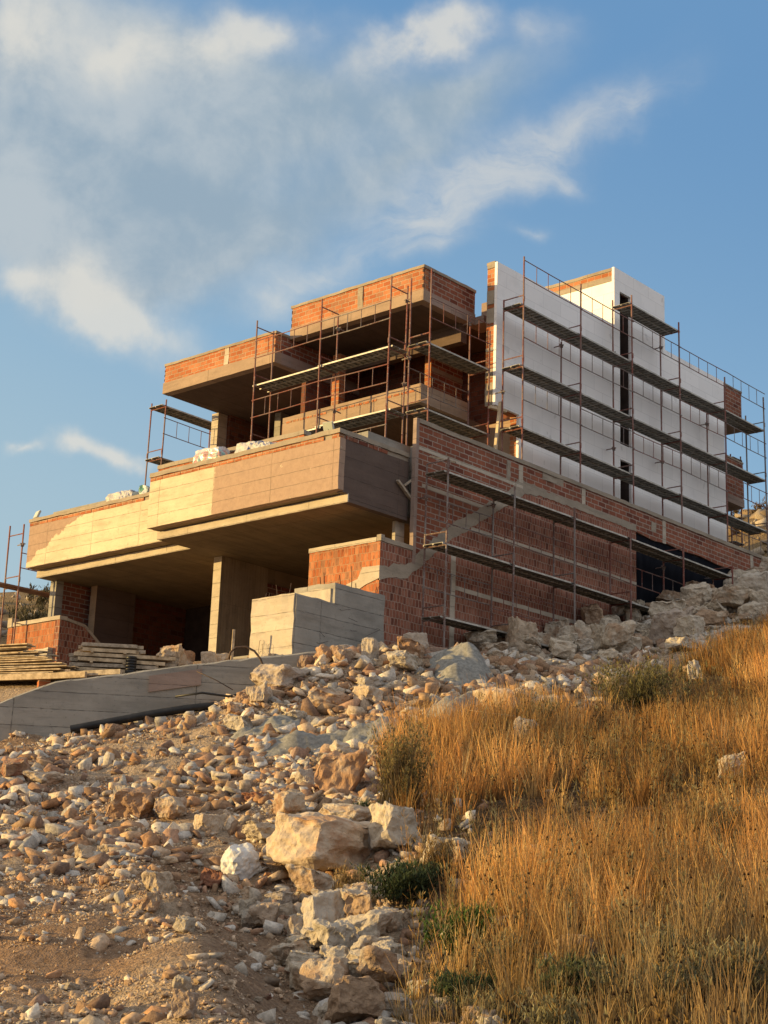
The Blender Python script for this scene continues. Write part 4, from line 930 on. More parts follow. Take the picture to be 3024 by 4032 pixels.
# grey hardened concrete that ran over the rubble
def spill(x, y, sx, sy, h, rot, lab, seed):
    n = 40; V = []; F = []
    for i in range(n):
        for j in range(n):
            a, b = i / (n - 1) * 2 - 1, j / (n - 1) * 2 - 1; rad = math.hypot(a, b)
            nn = noise.noise(Vector((a * 1.6 + seed, b * 1.6, 0)))
            px, py = a * sx, b * sy; wx, wy = x + px * math.cos(rot) - py * math.sin(rot), y + px * math.sin(rot) + py * math.cos(rot)
            V.append((wx, wy, h * (1 - rad ** 2.2 + .55 * nn) + .07 * noise.noise(Vector((wx * 3, wy * 3, seed))) + .05 * noise.noise(Vector((wx * 9, wy * 9, seed)))))
    V = np.array(V); V[:, 2] = np.maximum(V[:, 2], -.3) + ground(V[:, 0], V[:, 1])
    i = (np.arange(n - 1)[:, None] * n + np.arange(n - 1)[None]).ravel()
    o = np_mesh('concrete_spill', V, np.c_[i, i + n, i + n + 1, i + 1], MAT['spill'], None, True)
    tag(o, lab, 'concrete spill', 'hardened concrete spills')
spill(28.6, 22.9, 1.5, .8, .42, 0.7, 'grey hardened concrete spill near the top of the rubble heap', 3)
spill(22.2, 21.6, 1.35, .55, .26, -.75, 'grey hardened concrete spill low on the sunlit slope left of the heap', 9)
spill(23.2, 20.4, 1.1, .6, .34, -.6, 'grey hardened concrete lump in the dip below the rubble heap', 14)
spill(23.0, 23.6, .9, .5, .3, -.8, 'lumpy grey concrete slab below the end of the black pipe', 20)
spill(25.3, 20.3, 1.0, .7, .5, .2, 'grey concrete mound behind the tall weeds', 26)

# countless broken stones: two merged sheets of small angular pieces
def stone_field(name, n, sampler, smin, smax, pw, pal, seed, proto_n=24):
    rng = np.random.default_rng(seed); protos = []
    for k in range(proto_n):
        me = rock_mesh(500 + k, (1, rng.uniform(.4, .9), rng.uniform(.18, .62)), 0, chop=1 + k % 3)
        v = np.array([x.co for x in me.vertices]); me.calc_loop_triangles(); f = np.array([t.vertices for t in me.loop_triangles]); protos.append((v, f)); bpy.data.meshes.remove(me)
    x, y = sampler(rng, n); n = len(x); s = smin * (1 + rng.random(n) ** pw * (smax / smin - 1)); z = ground(x, y) + s * .06
    yaw = rng.random(n) * 6.283; tx = rng.normal(0, .5, n); ty = rng.normal(0, .5, n); ci = rng.integers(0, len(pal), n); pid = rng.integers(0, proto_n, n)
    br = rng.uniform(.7, 1.2, n); pal = np.array(pal); VV = []; FF = []; CC = []; base = 0
    for k in range(proto_n):
        v, f = protos[k]; q = np.where(pid == k)[0]
        if len(q) == 0: continue
        p = v[None] * s[q][:, None, None]
        cx, sx_ = np.cos(tx[q])[:, None], np.sin(tx[q])[:, None]; cz, sz = np.cos(yaw[q])[:, None], np.sin(yaw[q])[:, None]
        a, b, c = p[..., 0], p[..., 1], p[..., 2]
        b, c = b * cx - c * sx_, b * sx_ + c * cx
        cy, sy = np.cos(ty[q])[:, None], np.sin(ty[q])[:, None]; a, c = a * cy + c * sy, -a * sy + c * cy
        a, b = a * cz - b * sz, a * sz + b * cz
        P = np.stack([a + x[q][:, None], b + y[q][:, None], c + z[q][:, None]], -1)
        VV.append(P.reshape(-1, 3)); FF.append((f[None] + (base + np.arange(len(q)) * len(v))[:, None, None]).reshape(-1, 3)); base += len(q) * len(v)
        CC.append(np.repeat(pal[ci[q]] * br[q][:, None], len(v), 0))
    o = np_mesh(name, np.concatenate(VV), np.concatenate(FF), MAT['stones'], np.concatenate(CC))
    return tag(o, kind='stuff')
PAL = [(.62, .49, .35), (.50, .34, .21), (.45, .26, .145), (.56, .42, .29), (.36, .23, .14), (.66, .58, .47), (.50, .46, .40), (.40, .245, .16), (.31, .21, .155), (.58, .53, .46), (.27, .175, .12)]
def off_bank(d, u, rng, keep=.06):
    q = u - bank_foot(d); on = (q > -1.0) & (d < 21.5)
    return ~on | (rng.random(len(d)) < keep)
def s_left(rng, n):
    d = 9 + (36.3 - 9) * rng.random(n * 3) ** .75; u = .5 - (d * .25 + 1.0) * rng.random(n * 3)
    keep = rng.random(n * 3) < (0.42 + 0.58 * sstep(18, 24, d)) * (0.06 + 1.3 * sstep(-.12, .32, fbm(d * .75, u * .75, 55, 4, .6)))
    keep &= off_bank(d, u, rng, .12); x, y = duxy(d[keep][:n], u[keep][:n]); return x, y
def s_near(rng, n):
    d = 9 + 15 * rng.random(n); u = .3 - (d * .25 + 1.0) * rng.random(n); k = fbm(d * .5, u * .5, 57, 3) > -.12; return duxy(d[k], u[k])
def s_slope(rng, n):
    d = 22 + 14.3 * rng.random(n) ** .9; u = .5 - (d * .25 + 1.0) * rng.random(n); k = (rng.random(n) < .12 + 1.1 * sstep(-.2, .25, fbm(d * .9, u * .9, 58, 4, .6))) & off_bank(d, u, rng); return duxy(d[k], u[k])
def s_heap(rng, n):
    d = rng.uniform(30.0, 41.5, n); u = -3.4 + 10.5 * rng.random(n); k = (u > -3.2 + (d - 31) * 0.0) & (u < 2.2 + (d - 31) * .62) & ((d < 36.2) | (u > -1.6))
    x, y = duxy(d[k], u[k]); ok = (y < 26.5); return x[ok], y[ok]
def s_pile(rng, n):
    x = rng.uniform(31, 54, n); y = 26.75 - (3.6 + .18 * (x - 32)) * rng.random(n) ** 1.05 * 1.2; return x, y
def s_band(rng, n):
    d = rng.uniform(9.5, 31, n); u = np.where(d < 21.5, bank_foot(d) + .75 + rng.normal(0, .55, n), rng.normal(-.3, .9, n)); return duxy(d, u)
stone_field('broken_stone', 9000, s_left, .025, .26, 9.0, PAL, 1)
stone_field('slope_rubble', 34000, s_slope, .018, .46, 17.0, PAL, 11)
stone_field('gravel', 52000, s_left, .010, .055, 3.0, [(.54, .41, .28), (.47, .33, .21), (.60, .48, .35), (.40, .27, .18), (.66, .56, .44)], 2)
stone_field('road_gravel', 38000, s_near, .007, .035, 3.0, [(.55, .42, .29), (.48, .34, .22), (.62, .50, .37), (.40, .27, .18)], 13)
stone_field('soil_clods', 9000, s_near, .02, .13, 4.0, [(.50, .36, .24), (.42, .28, .175), (.56, .42, .29)], 12)
stone_field('heap_rubble', 18000, s_heap, .025, .55, 10.0, PAL, 3)
stone_field('pile_rubble', 4200, s_pile, .10, .50, 2.2, [(.56, .50, .42), (.48, .40, .31), (.62, .57, .49), (.42, .30, .21)], 4)
stone_field('boulder_rubble', 2600, s_band, .05, .32, 3.0, [(.50, .44, .36), (.44, .34, .25), (.55, .51, .45), (.36, .22, .14)], 5)
def s_hill(rng, n):
    x = rng.uniform(56, 96, n); y = rng.uniform(27, 62, n); return x, y
stone_field('hillside_rock', 1900, s_hill, .2, 1.7, 4.0, [(.38, .29, .19), (.33, .24, .15), (.44, .36, .26)], 6)
def s_hill2(rng, n):
    return rng.uniform(20, 60, n), rng.uniform(46, 80, n)
stone_field('hillside_stone', 700, s_hill2, .2, 1.3, 3.0, [(.44, .38, .31), (.40, .32, .24)], 7)
G1 = (.085, .115, .050); G2 = (.14, .16, .075); G3 = (.27, .22, .10)
SHRUBS = [
 (14.70, 12.59, 0.55, 0.55, 'bushy green shrub growing between the weathered boulder and the dry grass', G1, 70, 5200, 0.055, 50, dict()),
 (12.91, 10.27, 0.5, 0.6, 'bright green feathery plant near the bottom, among straw stems', (.10,.17,.04), 80, 4200, 0.06, 51, dict()),
 (27.54, 17.35, 1.25, 1.15, 'olive broom like shrub standing in the upper grass below the rock pile', (.26, .235, .10), 170, 6500, 0.07, 52, dict(upright=.5)),
 (18.67, 16.15, 0.6, 1.5, 'tall yellow green weed clump at the corner where the grass meets the rubble', (.36, .285, .115), 130, 4600, 0.06, 53, dict(upright=.95)),
 (11.56, 7.99, 0.5, 0.4, 'grey green low plant in the shaded bottom grass left of centre', G2, 60, 2600, 0.05, 54, dict()),
 (11.14, 6.89, 0.5, 0.45, 'pale sage plant at the bottom edge on the right', (.22,.21,.12), 60, 2600, 0.05, 55, dict()),
 (11.63, 9.16, 0.45, 0.4, 'dark green low plant at the bottom edge beside the boulders', G1, 60, 2800, 0.05, 56, dict()),
 (17.97, 16.14, 0.4, 0.28, 'small dark herb tucked under the long cream rock', G1, 50, 1800, 0.045, 57, dict()),
 (24.74, 17.93, 0.5, 0.7, 'olive bush beside the white split rock', G3, 80, 2600, 0.06, 58, dict(upright=.8)),
 (17.85, 10.08, 0.5, 0.75, 'pale leafed weed clump at the right in the grass', (.36,.30,.15), 70, 2200, 0.06, 59, dict(upright=.9)),
 (15.29, 13.96, 0.35, 0.55, 'dry straw tuft growing in front of the largest boulder', (.48,.33,.14), 120, 900, 0.05, 60, dict(upright=.95)),
 (15.38, 12.55, 0.35, 0.6, 'bright straw tuft right of the bushy green shrub', (.52,.33,.12), 160, 700, 0.05, 61, dict(upright=.95)),
 (22.09, 16.55, 0.6, 0.8, 'brown twiggy bush in the upper middle of the grass', (.30,.21,.10), 110, 2400, 0.05, 62, dict(upright=.8)),
 (11.20, 8.60, .45, .5, 'grey green herb clump in the shaded grass at the bottom, left of the sage plant', (.31, .28, .15), 60, 1500, .05, 80, dict(upright=.7)),
 (11.90, 7.30, .45, .5, 'dull green herb clump at the bottom centre right of the grey rock', (.31, .28, .15), 60, 1500, .05, 81, dict(upright=.7)),
 (12.60, 8.00, .45, .5, 'grey leafed clump beside the mossy grey rock', (.31, .28, .15), 60, 1500, .05, 82, dict(upright=.7)),
 (10.90, 7.60, .45, .5, 'low grey green clump at the very bottom edge', (.31, .28, .15), 60, 1500, .05, 83, dict(upright=.7)),
 (12.20, 9.20, .45, .5, 'green herb clump right of the feathery plant', (.31, .28, .15), 60, 1500, .05, 84, dict(upright=.7)),
 (11.60, 6.40, .45, .5, 'dusty green clump near the bottom right corner', (.31, .28, .15), 60, 1500, .05, 85, dict(upright=.7)),
]
# ---------------------------------------------------------------- dry grass and weeds
def ribbons(x, y, z, h, w, az, lean, curl, col, seg=3, face=None):
    """n tapering blades as quads strips; returns vertices, faces, colours"""
    n = len(x); t = np.linspace(0, 1, seg + 1); V = np.zeros((n, seg + 1, 2, 3))
    L = (lean[:, None] * t + curl[:, None] * t ** 2) * h[:, None]; H = h[:, None] * t * np.sqrt(np.maximum(.15, 1 - (lean[:, None] + curl[:, None] * .6) ** 2 * .5))
    px = x[:, None] + np.cos(az)[:, None] * L; py = y[:, None] + np.sin(az)[:, None] * L; pz = z[:, None] + H
    wd = w[:, None] * (1 - .85 * t)[None] / 2
    fa = face if face is not None else az + math.pi / 2
    for s, sg in ((0, -1), (1, 1)):
        V[:, :, s, 0] = px + sg * np.cos(fa)[:, None] * wd; V[:, :, s, 1] = py + sg * np.sin(fa)[:, None] * wd; V[:, :, s, 2] = pz
    b = (np.arange(n) * (seg + 1) * 2)[:, None] + (np.arange(seg) * 2)[None]
    F = np.stack([b, b + 1, b + 3, b + 2], -1).reshape(-1, 4)
    C = col[:, None, None, :] * (0.36 + 0.78 * t)[None, :, None, None] * np.ones((1, 1, 2, 1))  # roots darkened like shaded gaps between stems, tips brightened
    return V.reshape(-1, 3), F, C.reshape(-1, 3)

def merge(parts):
    V = []; F = []; C = []; b = 0
    for v, f, c in parts:
        V.append(v); F.append(f + b); C.append(c); b += len(v)
    return np.concatenate(V), np.concatenate(F), np.concatenate(C)

def in_grass(d, u):
    e = 0.25 * fbm(d * .5, u * .5, 61, 3)
    left = np.where(d < 20, .42, np.where(d < 24, .62, .22)) + e
    return (u > left) & ~((d > 31) & (u < (d - 31) * .78 + 1.7 + e * 3)) & (d < 44.5 + e * 3)

def grass():
    rng = np.random.default_rng(21)
    # clump centres
    nc = 13500; d = 9.0 + 36 * rng.random(nc) ** .85; u = -.4 + (d * .32 + 6.0) * rng.random(nc)
    patch = fbm(d * .22, u * .45, 71, 4); dens = sstep(-.22, .16, patch + .5 * fbm(d * .9, u * 1.6, 77, 3)) * .95 + .05
    k = in_grass(d, u) & (rng.random(nc) < dens * (.45 + .55 * sstep(11, 16, d))); d = d[k]; u = u[k]; patch = patch[k]
    nb = rng.integers(9, 27, len(d)); idx = np.repeat(np.arange(len(d)), nb); n = len(idx)
    sp = rng.uniform(.04, .13, len(d))[idx]; ang = rng.random(n) * 6.283; rad = np.sqrt(rng.random(n)) * sp
    cx, cy = duxy(d[idx], u[idx]); x = cx + np.cos(ang) * rad; y = cy + np.sin(ang) * rad
    nearf = sstep(10.5, 16.5, d + 1.5 * fbm(d * .6, u * .9, 98, 3)); hh = ((0.34 + 0.34 * rng.random(len(d)) + .28 * sstep(-.1, .4, patch)) * (.55 + .45 * nearf))[idx] * (0.45 + .75 * rng.random(n))
    w = (0.0058 + 0.00034 * d[idx]) * rng.uniform(.6, 1.5, n)
    base = np.array([.66, .335, .105]); gold = np.array([.78, .49, .185]); brown = np.array([.34, .20, .09]); grey = np.array([.42, .34, .19])
    a = rng.random(len(d)); col = np.where((a < .45)[:, None], base, np.where((a < .72)[:, None], gold, np.where((a < .9)[:, None], brown, grey)))
    shade = sstep(-.3, .3, fbm(d * .35 + 40, u * .7, 83, 3)); col = col * (.55 + .65 * shade)[:, None]
    low = 1 - sstep(13, 16.8, d + 2.2 * fbm(d * .5, u * .8, 99, 3)); col = col + (np.array([.29, .225, .115]) - col) * (low * .75)[:, None]  # nearest clumps dulled, a shadow painted into the blade colour
    c = col[idx] * rng.uniform(.5, 1.4, n)[:, None]
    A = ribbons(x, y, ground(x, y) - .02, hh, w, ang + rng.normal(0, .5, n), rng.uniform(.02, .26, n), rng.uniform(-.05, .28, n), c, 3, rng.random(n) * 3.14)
    # short litter close to the soil
    m = 36000; d2 = 9.0 + 36 * rng.random(m) ** .8; u2 = -.5 + (d2 * .32 + 6.0) * rng.random(m); k = in_grass(d2, u2 + .12); d2 = d2[k]; u2 = u2[k]; m = len(d2)
    x2, y2 = duxy(d2, u2); c2 = np.array([.27, .17, .085])[None] * rng.uniform(.5, 1.5, m)[:, None]
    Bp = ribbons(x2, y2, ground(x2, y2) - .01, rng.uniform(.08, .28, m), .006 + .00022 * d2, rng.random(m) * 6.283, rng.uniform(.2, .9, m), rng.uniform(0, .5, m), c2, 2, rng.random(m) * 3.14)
    V, F, C = merge([A, Bp]); tag(np_mesh('dry_grass', V, F, MAT['straw'], C), kind='stuff')

    # leafy weeds and thistles with dark seed heads standing among the grass
    nw = 3000; d = 9.5 + 33 * rng.random(nw) ** .8; u = -.2 + (d * .30 + 1.2) * rng.random(nw); k = in_grass(d, u) & (rng.random(nw) < (.35 + .65 * sstep(-.1, .3, fbm(d * .3, u * .5, 91, 3)))); d = d[k]; u = u[k]; nw = len(d)
    x, y = duxy(d, u); z = ground(x, y); h = rng.uniform(.45, .95, nw); az = rng.random(nw) * 6.283; ln = rng.uniform(.02, .22, nw)
    olive = np.array([.33, .285, .135]); col = olive[None] * rng.uniform(.6, 1.3, nw)[:, None]; col[rng.random(nw) < .4] *= np.array([1.35, .95, .6])
    P = [ribbons(x, y, z, h, np.full(nw, .009), az, ln, np.zeros(nw), col, 3, rng.random(nw) * 3.14)]
    nl = 22; i = np.repeat(np.arange(nw), nl); t = rng.uniform(.25, 1.0, len(i)); hx = np.cos(az[i]) * ln[i] * h[i] * t; hy = np.sin(az[i]) * ln[i] * h[i] * t
    la = rng.random(len(i)) * 6.283; ext = rng.uniform(.0, .07, len(i))
    P.append(ribbons(x[i] + hx + np.cos(la) * ext, y[i] + hy + np.sin(la) * ext, z[i] + h[i] * t * .97, rng.uniform(.03, .075, len(i)), rng.uniform(.010, .020, len(i)), la, rng.uniform(.3, 1.0, len(i)), rng.uniform(0, .3, len(i)), col[i] * rng.uniform(.8, 1.5, len(i))[:, None], 2))
    q = np.where(rng.random(nw) < .35)[0]; nh = 4; i = np.repeat(q, nh); t = rng.uniform(.75, 1.02, len(i)); hx = np.cos(az[i]) * ln[i] * h[i] * t + rng.normal(0, .06, len(i)); hy = np.sin(az[i]) * ln[i] * h[i] * t + rng.normal(0, .06, len(i))
    for a in (0, 1.57):
        P.append(ribbons(x[i] + hx, y[i] + hy, z[i] + h[i] * t, np.full(len(i), .026), np.full(len(i), .030), np.zeros(len(i)), np.zeros(len(i)), np.zeros(len(i)), np.tile(np.array([[.06, .034, .02]]), (len(i), 1)), 2, np.full(len(i), a)))
    V, F, C = merge(P); tag(np_mesh('dry_weeds', V, F, MAT['leaf'], C), kind='stuff')
grass()

def shrub(x, y, r, h, label, cat, leafcol, nstem, nleaf, leaf, group=None, name='shrub', spread=.9, stemcol=(.16, .12, .07), z=None, upright=.5, seed=1, lw=.35):
    rng = np.random.default_rng(seed); z0 = float(ground(np.array([x]), np.array([y]))[0]) - .03 if z is None else z
    T = thing(name, label, cat, (x, y, z0), group)
    az = rng.random(nstem) * 6.283; ln = rng.uniform(.05, spread, nstem) * (1 - upright * .4); hh = h * rng.uniform(.55, 1.0, nstem); bx = rng.normal(0, r * .25, nstem); by = rng.normal(0, r * .25, nstem)
    sc = np.tile(np.array([stemcol]), (nstem, 1)) * rng.uniform(.7, 1.3, nstem)[:, None]
    v, f, c = ribbons(bx, by, np.zeros(nstem), hh, np.full(nstem, .012 + .006 * h), az, ln * r / h, np.zeros(nstem) + .1, sc, 4, rng.random(nstem) * 3.14)
    o = np_mesh('branch', v, f, MAT['leaf'], c); o.parent = T
    i = rng.integers(0, nstem, nleaf); t = rng.uniform(.12, 1.03, nleaf) ** .75
    L = (ln[i] * r / h * t + .1 * t * t) * hh[i]; px = bx[i] + np.cos(az[i]) * L + rng.normal(0, r * .10, nleaf); py = by[i] + np.sin(az[i]) * L + rng.normal(0, r * .10, nleaf); pz = hh[i] * t * .95 + rng.normal(0, h * .03, nleaf)
    la = rng.random(nleaf) * 6.283; lc = np.array([leafcol]) * rng.uniform(.45, 1.45, nleaf)[:, None] * (.65 + .5 * t)[:, None]
    clump = (vnoise(px * 3 / r, py * 3 / r + pz * 2, seed) > -.12); px, py, pz, la, lc = px[clump], py[clump], pz[clump], la[clump], lc[clump]; m = len(px)
    ls = leaf * rng.uniform(.6, 1.4, m)
    v, f, c = ribbons(px, py, np.maximum(pz, .02), ls, ls * lw, la, rng.uniform(.1, 1.0, m), rng.uniform(-.1, .4, m), lc, 2, la + 1.57)
    o = np_mesh('foliage', v, f, MAT['leaf'], c); o.parent = T
    return T
G1 = (.085, .115, .050); G2 = (.14, .16, .075); G3 = (.27, .22, .10)
def SX(d, u): return duxy(d, u)
for (x, y, r, h, lab, lc, ns, nl, lf, sd, kw) in SHRUBS:
    shrub(x, y, r, h, lab, 'shrub', lc, ns, nl, lf, seed=sd, **kw)
# dark scrub on the hill crest behind the low brick wall
rh = random.Random(31)
for k in range(9):
    x = 47 + rh.uniform(-3, 7); y = 66 + rh.uniform(-6, 7)
    shrub(x, y, rh.uniform(1.2, 2.0), rh.uniform(.8, 1.5), 'dusty olive bush on the distant hill crest at the far left', 'bush', (.15, .13, .07), 26, 1500, .17, 'bushes on the far hill crest', 'bush', seed=200 + k, upright=.6)
for k, (x, y) in enumerate(((72, 38), (76, 42), (70, 35.5), (80, 40), (66, 33.5), (78, 46))):
    shrub(x, y, rh.uniform(.8, 1.5), rh.uniform(.7, 1.2), 'ochre scrub bush on the rocky hillside behind the far right scaffold', 'bush', (.24, .16, .07), 24, 1300, .15, 'bushes on the rocky hillside', 'bush', seed=230 + k, upright=.6)
# ---------------------------------------------------------------- timber, pipes, sacks, lamps
WD = Vector((0.75, -0.66, 0)).normalized(); WN = Vector((0.66, 0.75, 0)).normalized()
rt_ = random.Random(9)
def plank(name, c, length, w, h, yaw, mat, label, cat, group, roll=0.0, pitch=0.0):
    key = (name, round(length, 1), w, h, mat)
    m = MB(); L = length / 2
    n = 5; rows = []
    for i in range(n + 1):
        x = -L + length * i / n; s = noise.noise(Vector((x * 1.3, c[0] * 3 + c[2] * 9, c[1] * 5))) * .012
        rows.append(len(m.v)); m.v += [(x, -w / 2, -h / 2 + s), (x, w / 2, -h / 2 + s), (x, w / 2, h / 2 + s), (x, -w / 2, h / 2 + s)]
    for a in rows[:-1]:
        for k in range(4): m.f.append((a + k, a + (k + 1) % 4, a + 4 + (k + 1) % 4, a + 4 + k))
    m.f.append((rows[0] + 3, rows[0] + 2, rows[0] + 1, rows[0])); e = rows[-1]; m.f.append((e, e + 1, e + 2, e + 3))
    o = m.build(name, MAT[mat], None, None, uv=False)
    o.location = c; o.rotation_euler = (roll, pitch, yaw)
    return tag(o, label, cat, group)
yawW = math.atan2(WD.y, WD.x)
# left pile: long thin boards, right ends stepping back
LD = Vector((.30, -.954, 0)); LN = Vector((.954, .30, 0)); yawL = math.atan2(LD.y, LD.x)
base = Vector((22.55, 32.35, 5.60))
for lay in range(16):
    for j in range(4):
        end = 1.75 - abs(lay - 3) * 0.085 + rt_.uniform(-.55, .25) - (0.25 if lay > 7 else 0); ln = rt_.uniform(3.4, 4.4)
        p = base + LD * (end - ln / 2) + LN * (0.02 + j * 0.235 + rt_.uniform(-.02, .02)) + Vector((0, 0, .03 + lay * 0.052 + rt_.uniform(-.006, .006)))
        top_ = lay == 15
        plank('board', p, ln, .21, .026, yawL + rt_.uniform(-.035, .035), 'wood' if rt_.random() < .6 else 'wood_grey',
              'thin weathered board in the long fanned pile at the left, behind the retaining wall', 'board', 'boards of the left timber pile', 0, rt_.uniform(-.012, .02))
plank('beam', base + LD * (.35) + LN * (-.13) + Vector((0, 0, .0)), 4.2, .09, .14, yawL, 'wood', 'straight squared beam along the bottom front of the left board pile', 'timber beam', None)
plank('beam', base + LD * (2.2) + LN * (.05) + Vector((0, 0, .06)), 2.3, .08, .12, yawL - .05, 'wood_grey', 'old stained beam end showing between the two timber piles', 'timber beam', None)
# right pile: thicker beams with pale sawn ends
b2 = Vector((24.55, 30.45, 5.86))
for lay in range(6):
    for j in range(5 if lay < 4 else 6):
        ln = rt_.uniform(2.0, 2.7) if lay < 4 else rt_.uniform(1.25, 1.5)
        st = -1.15 + rt_.uniform(-.15, .15) + (.12 if lay > 3 else 0)
        p = b2 + WD * (st + ln / 2) + WN * (j * .15 + rt_.uniform(-.01, .01)) + Vector((0, 0, .05 + lay * .125))
        plank('beam', p, ln, .115, .085, yawW + rt_.uniform(-.03, .03), 'wood' if rt_.random() < .35 else 'wood_grey',
              'short thick beam on top of the right timber pile' if lay > 3 else 'long grey beam in the lower part of the right timber pile', 'timber beam', 'beams of the right timber pile', 0, rt_.uniform(-.015, .015))
    if lay in (1, 3):
        for s in (-.7, .1, .9):
            plank('batten', b2 + WD * s + WN * .3 + Vector((0, 0, .05 + lay * .125 + .062)), .85, .07, .035, yawW + 1.57, 'wood', 'cross batten spacing the layers of the right timber pile', 'batten', 'battens of the right timber pile')
# block under the boards
def block(name, c, sx, sy, sz, yaw, mat, label, cat, jit=.012):
    m = MB(); m.box(-sx / 2, sx / 2, -sy / 2, sy / 2, 0, sz, jit, .06); o = m.build(name, MAT[mat], None, None); o.location = c; o.rotation_euler = (0, 0, yaw)
    return tag(o, label, cat)
zg = lambda x, y: float(ground(np.array([x]), np.array([y]))[0])
block('brick', (22.95, 31.30, zg(22.95, 31.30) - .03), .28, .2, .22, yawW + .3, 'brick', 'orange hollow brick propping the front of the left board pile', 'brick', .02)
block('stone_block', (25.9, 30.0, zg(25.9, 30.0) - .1), 0.8, .6, .62, .5, 'rock', 'tan lump of rock beside the right timber pile', 'rock', .14)
block('stone_block', (26.6, 29.2, zg(26.6, 29.2) - .1), .6, .4, .35, .2, 'rock', 'low stony spoil at the foot of the wide column', 'rock', .12)
# black pipes
def obj_tube(name, pts, r, mat, label, cat, n=12, smooth=True):
    m = MB(); m.tube(pts, r, n); o = m.build(name, MAT[mat], None, None, smooth, False); return tag(o, label, cat)
m = MB(); px, py = 24.62, 30.12; z0 = 5.70
for k in range(8): m.tube([(px, py, z0 + k * .07), (px, py, z0 + k * .07 + .035), (px, py, z0 + k * .07 + .07)], [.128, .137, .128], 16, True)
tag(m.build('pipe_stub', MAT['black_plastic'], None, None, True, False), 'short upright ribbed black pipe standing behind the retaining wall', 'pipe')
fr = Vector((-0.66, -0.75, 0)).normalized()
wallp = lambda t, z, o=.22: Vector((22.24, 29.15, 0)) + WD * t + fr * o + Vector((0, 0, z))
m = MB(); P_ = [wallp(0, 4.12), wallp(.9, 4.34), wallp(1.8, 4.56), wallp(2.6, 4.73), wallp(3.3, 4.84)]
m.tube(P_, .092, 14, False); m.tube([P_[0] + WD * .01, P_[0] + WD * .35], .078, 14, True)
tag(m.build('drain_pipe', MAT['black_plastic'], None, None, True, False), 'long black plastic pipe lying along the foot of the retaining wall', 'pipe')
tag(MB().tube([wallp(2.3, 4.98, .3), wallp(2.9, 5.08, .42), wallp(3.5, 5.02, .5), wallp(4.1, 5.16, .45), wallp(4.6, 5.3, .4)], .028, 8).build('hose', MAT['black_plastic'], None, None, True, False), 'thin black hose curling past the end of the long pipe', 'hose')
cab = [(24.97, 26.99, 5.98), (24.97, 26.95, 6.14), (25.05, 26.86, 6.25), (25.2, 26.68, 6.28), (25.33, 26.52, 6.18), (25.42, 26.40, 6.0), (25.47, 26.32, 5.78), (25.46, 26.3, 5.5), (25.4, 26.3, 5.25)]
obj_tube('cable_loop', [Vector(c) + fr * .06 for c in cab], .026, 'wire', 'thick cable looping over the top of the retaining wall', 'cable', 8)
obj_tube('bent_rebar', [wallp(2.75, 5.62, .05), wallp(3.2, 5.42, .2), wallp(3.6, 5.2, .3)], .012, 'wire', 'thin bent bar leaning across the face of the retaining wall', 'steel bar', 5)
obj_tube('string', [(24.0, 19.0, zg(24.0, 19.0) + .45), (24.5, 18.3, zg(24.5, 18.3) + .40), (24.9, 17.4, zg(24.9, 17.4) + .36)], .006, 'wood_pale', 'pale string stretched low over the upper grass', 'string', 4)
# crumpled white sheet beside the largest boulder
m = MB(); bm = bmesh.new(); bmesh.ops.create_icosphere(bm, subdivisions=4, radius=.5)
for v in bm.verts:
    p = v.co.copy(); v.co = Vector((p.x * .62, p.y * 1.0, p.z * .55)) * (1 + .35 * noise.noise(p * 2.2) + .22 * abs(noise.noise(p * 5)) + .08 * noise.noise(p * 11))
me = bpy.data.meshes.new('plastic_sheet'); bm.to_mesh(me); bm.free(); me.materials.append(simple_mat('crumpled white plastic', (.48, .47, .45), (.62, .61, .58), 5, .45, 0, .02))
o = bpy.data.objects.new('plastic_sheet', me); COL.objects.link(o); o.location = (15.6, 16.35, zg(15.6, 16.35) + .16); o.rotation_euler = (.2, .3, .9); o.scale = (.62, .5, .9)
tag(o, 'crumpled white plastic sheet lying left of the largest boulder', 'plastic sheet')

# sacks on the balcony edge
def sack(name, c, sx, sy, sz, yaw, mat, label, cat, amp=.06, seed=0):
    bm = bmesh.new(); bmesh.ops.create_cube(bm, size=1.0); bmesh.ops.subdivide_edges(bm, edges=bm.edges[:], cuts=11, use_grid_fill=True)
    for v in bm.verts:
        p = v.co.copy(); q = p.normalized() * .62; p = p.lerp(q, .30); k = 1 - .18 * max(0, p.z)
        p = Vector((p.x * sx * k, p.y * sy * k, (p.z + .5) * sz)); o_ = Vector((seed * 3.1, 0, 0))
        v.co = p + noise.noise_vector(p * 5 + o_) * amp + noise.noise_vector(p * 14 + o_) * amp * .4
    me = bpy.data.meshes.new(name); bm.to_mesh(me); bm.free(); me.materials.append(mat)
    o = bpy.data.objects.new(name, me); COL.objects.link(o); o.location = c; o.rotation_euler = (0, 0, yaw)
    return tag(o, label, cat)
def wrap_mat():
    m, t = material('bricks in clear wrap'); tc = t.new('ShaderNodeTexCoord').outputs['Object']
    s = t.new('ShaderNodeSeparateXYZ', {0: tc}); z = t.math('FRACT', t.math('MULTIPLY', s.outputs[2], 9.0)); y = t.math('FRACT', t.math('MULTIPLY', t.math('ADD', s.outputs[1], s.outputs[0]), 3.1))
    n = t.noise(tc, 5, 4, .6)
    c = t.mix(t.step(n, .4, .6), (.40, .17, .14), (.50, .30, .28)); c = t.mix(t.step(y, .70, .78), c, (.25, .42, .40))
    c = t.mix(t.step(z, .80, .9), c, (.55, .50, .48)); c = t.mix(t.step(s.outputs[2], .44, .56), c, (.52, .50, .52))
    finish(t, c, .25, n, .03, .8, 0, .6)
    return m
sack('wrapped_brick_pack', (29.25, 32.85, 12.62), .5, 1.12, .62, .05, wrap_mat(), 'pack of reddish bricks in clear plastic wrap on the near balcony edge', 'brick pack', .05, 1)
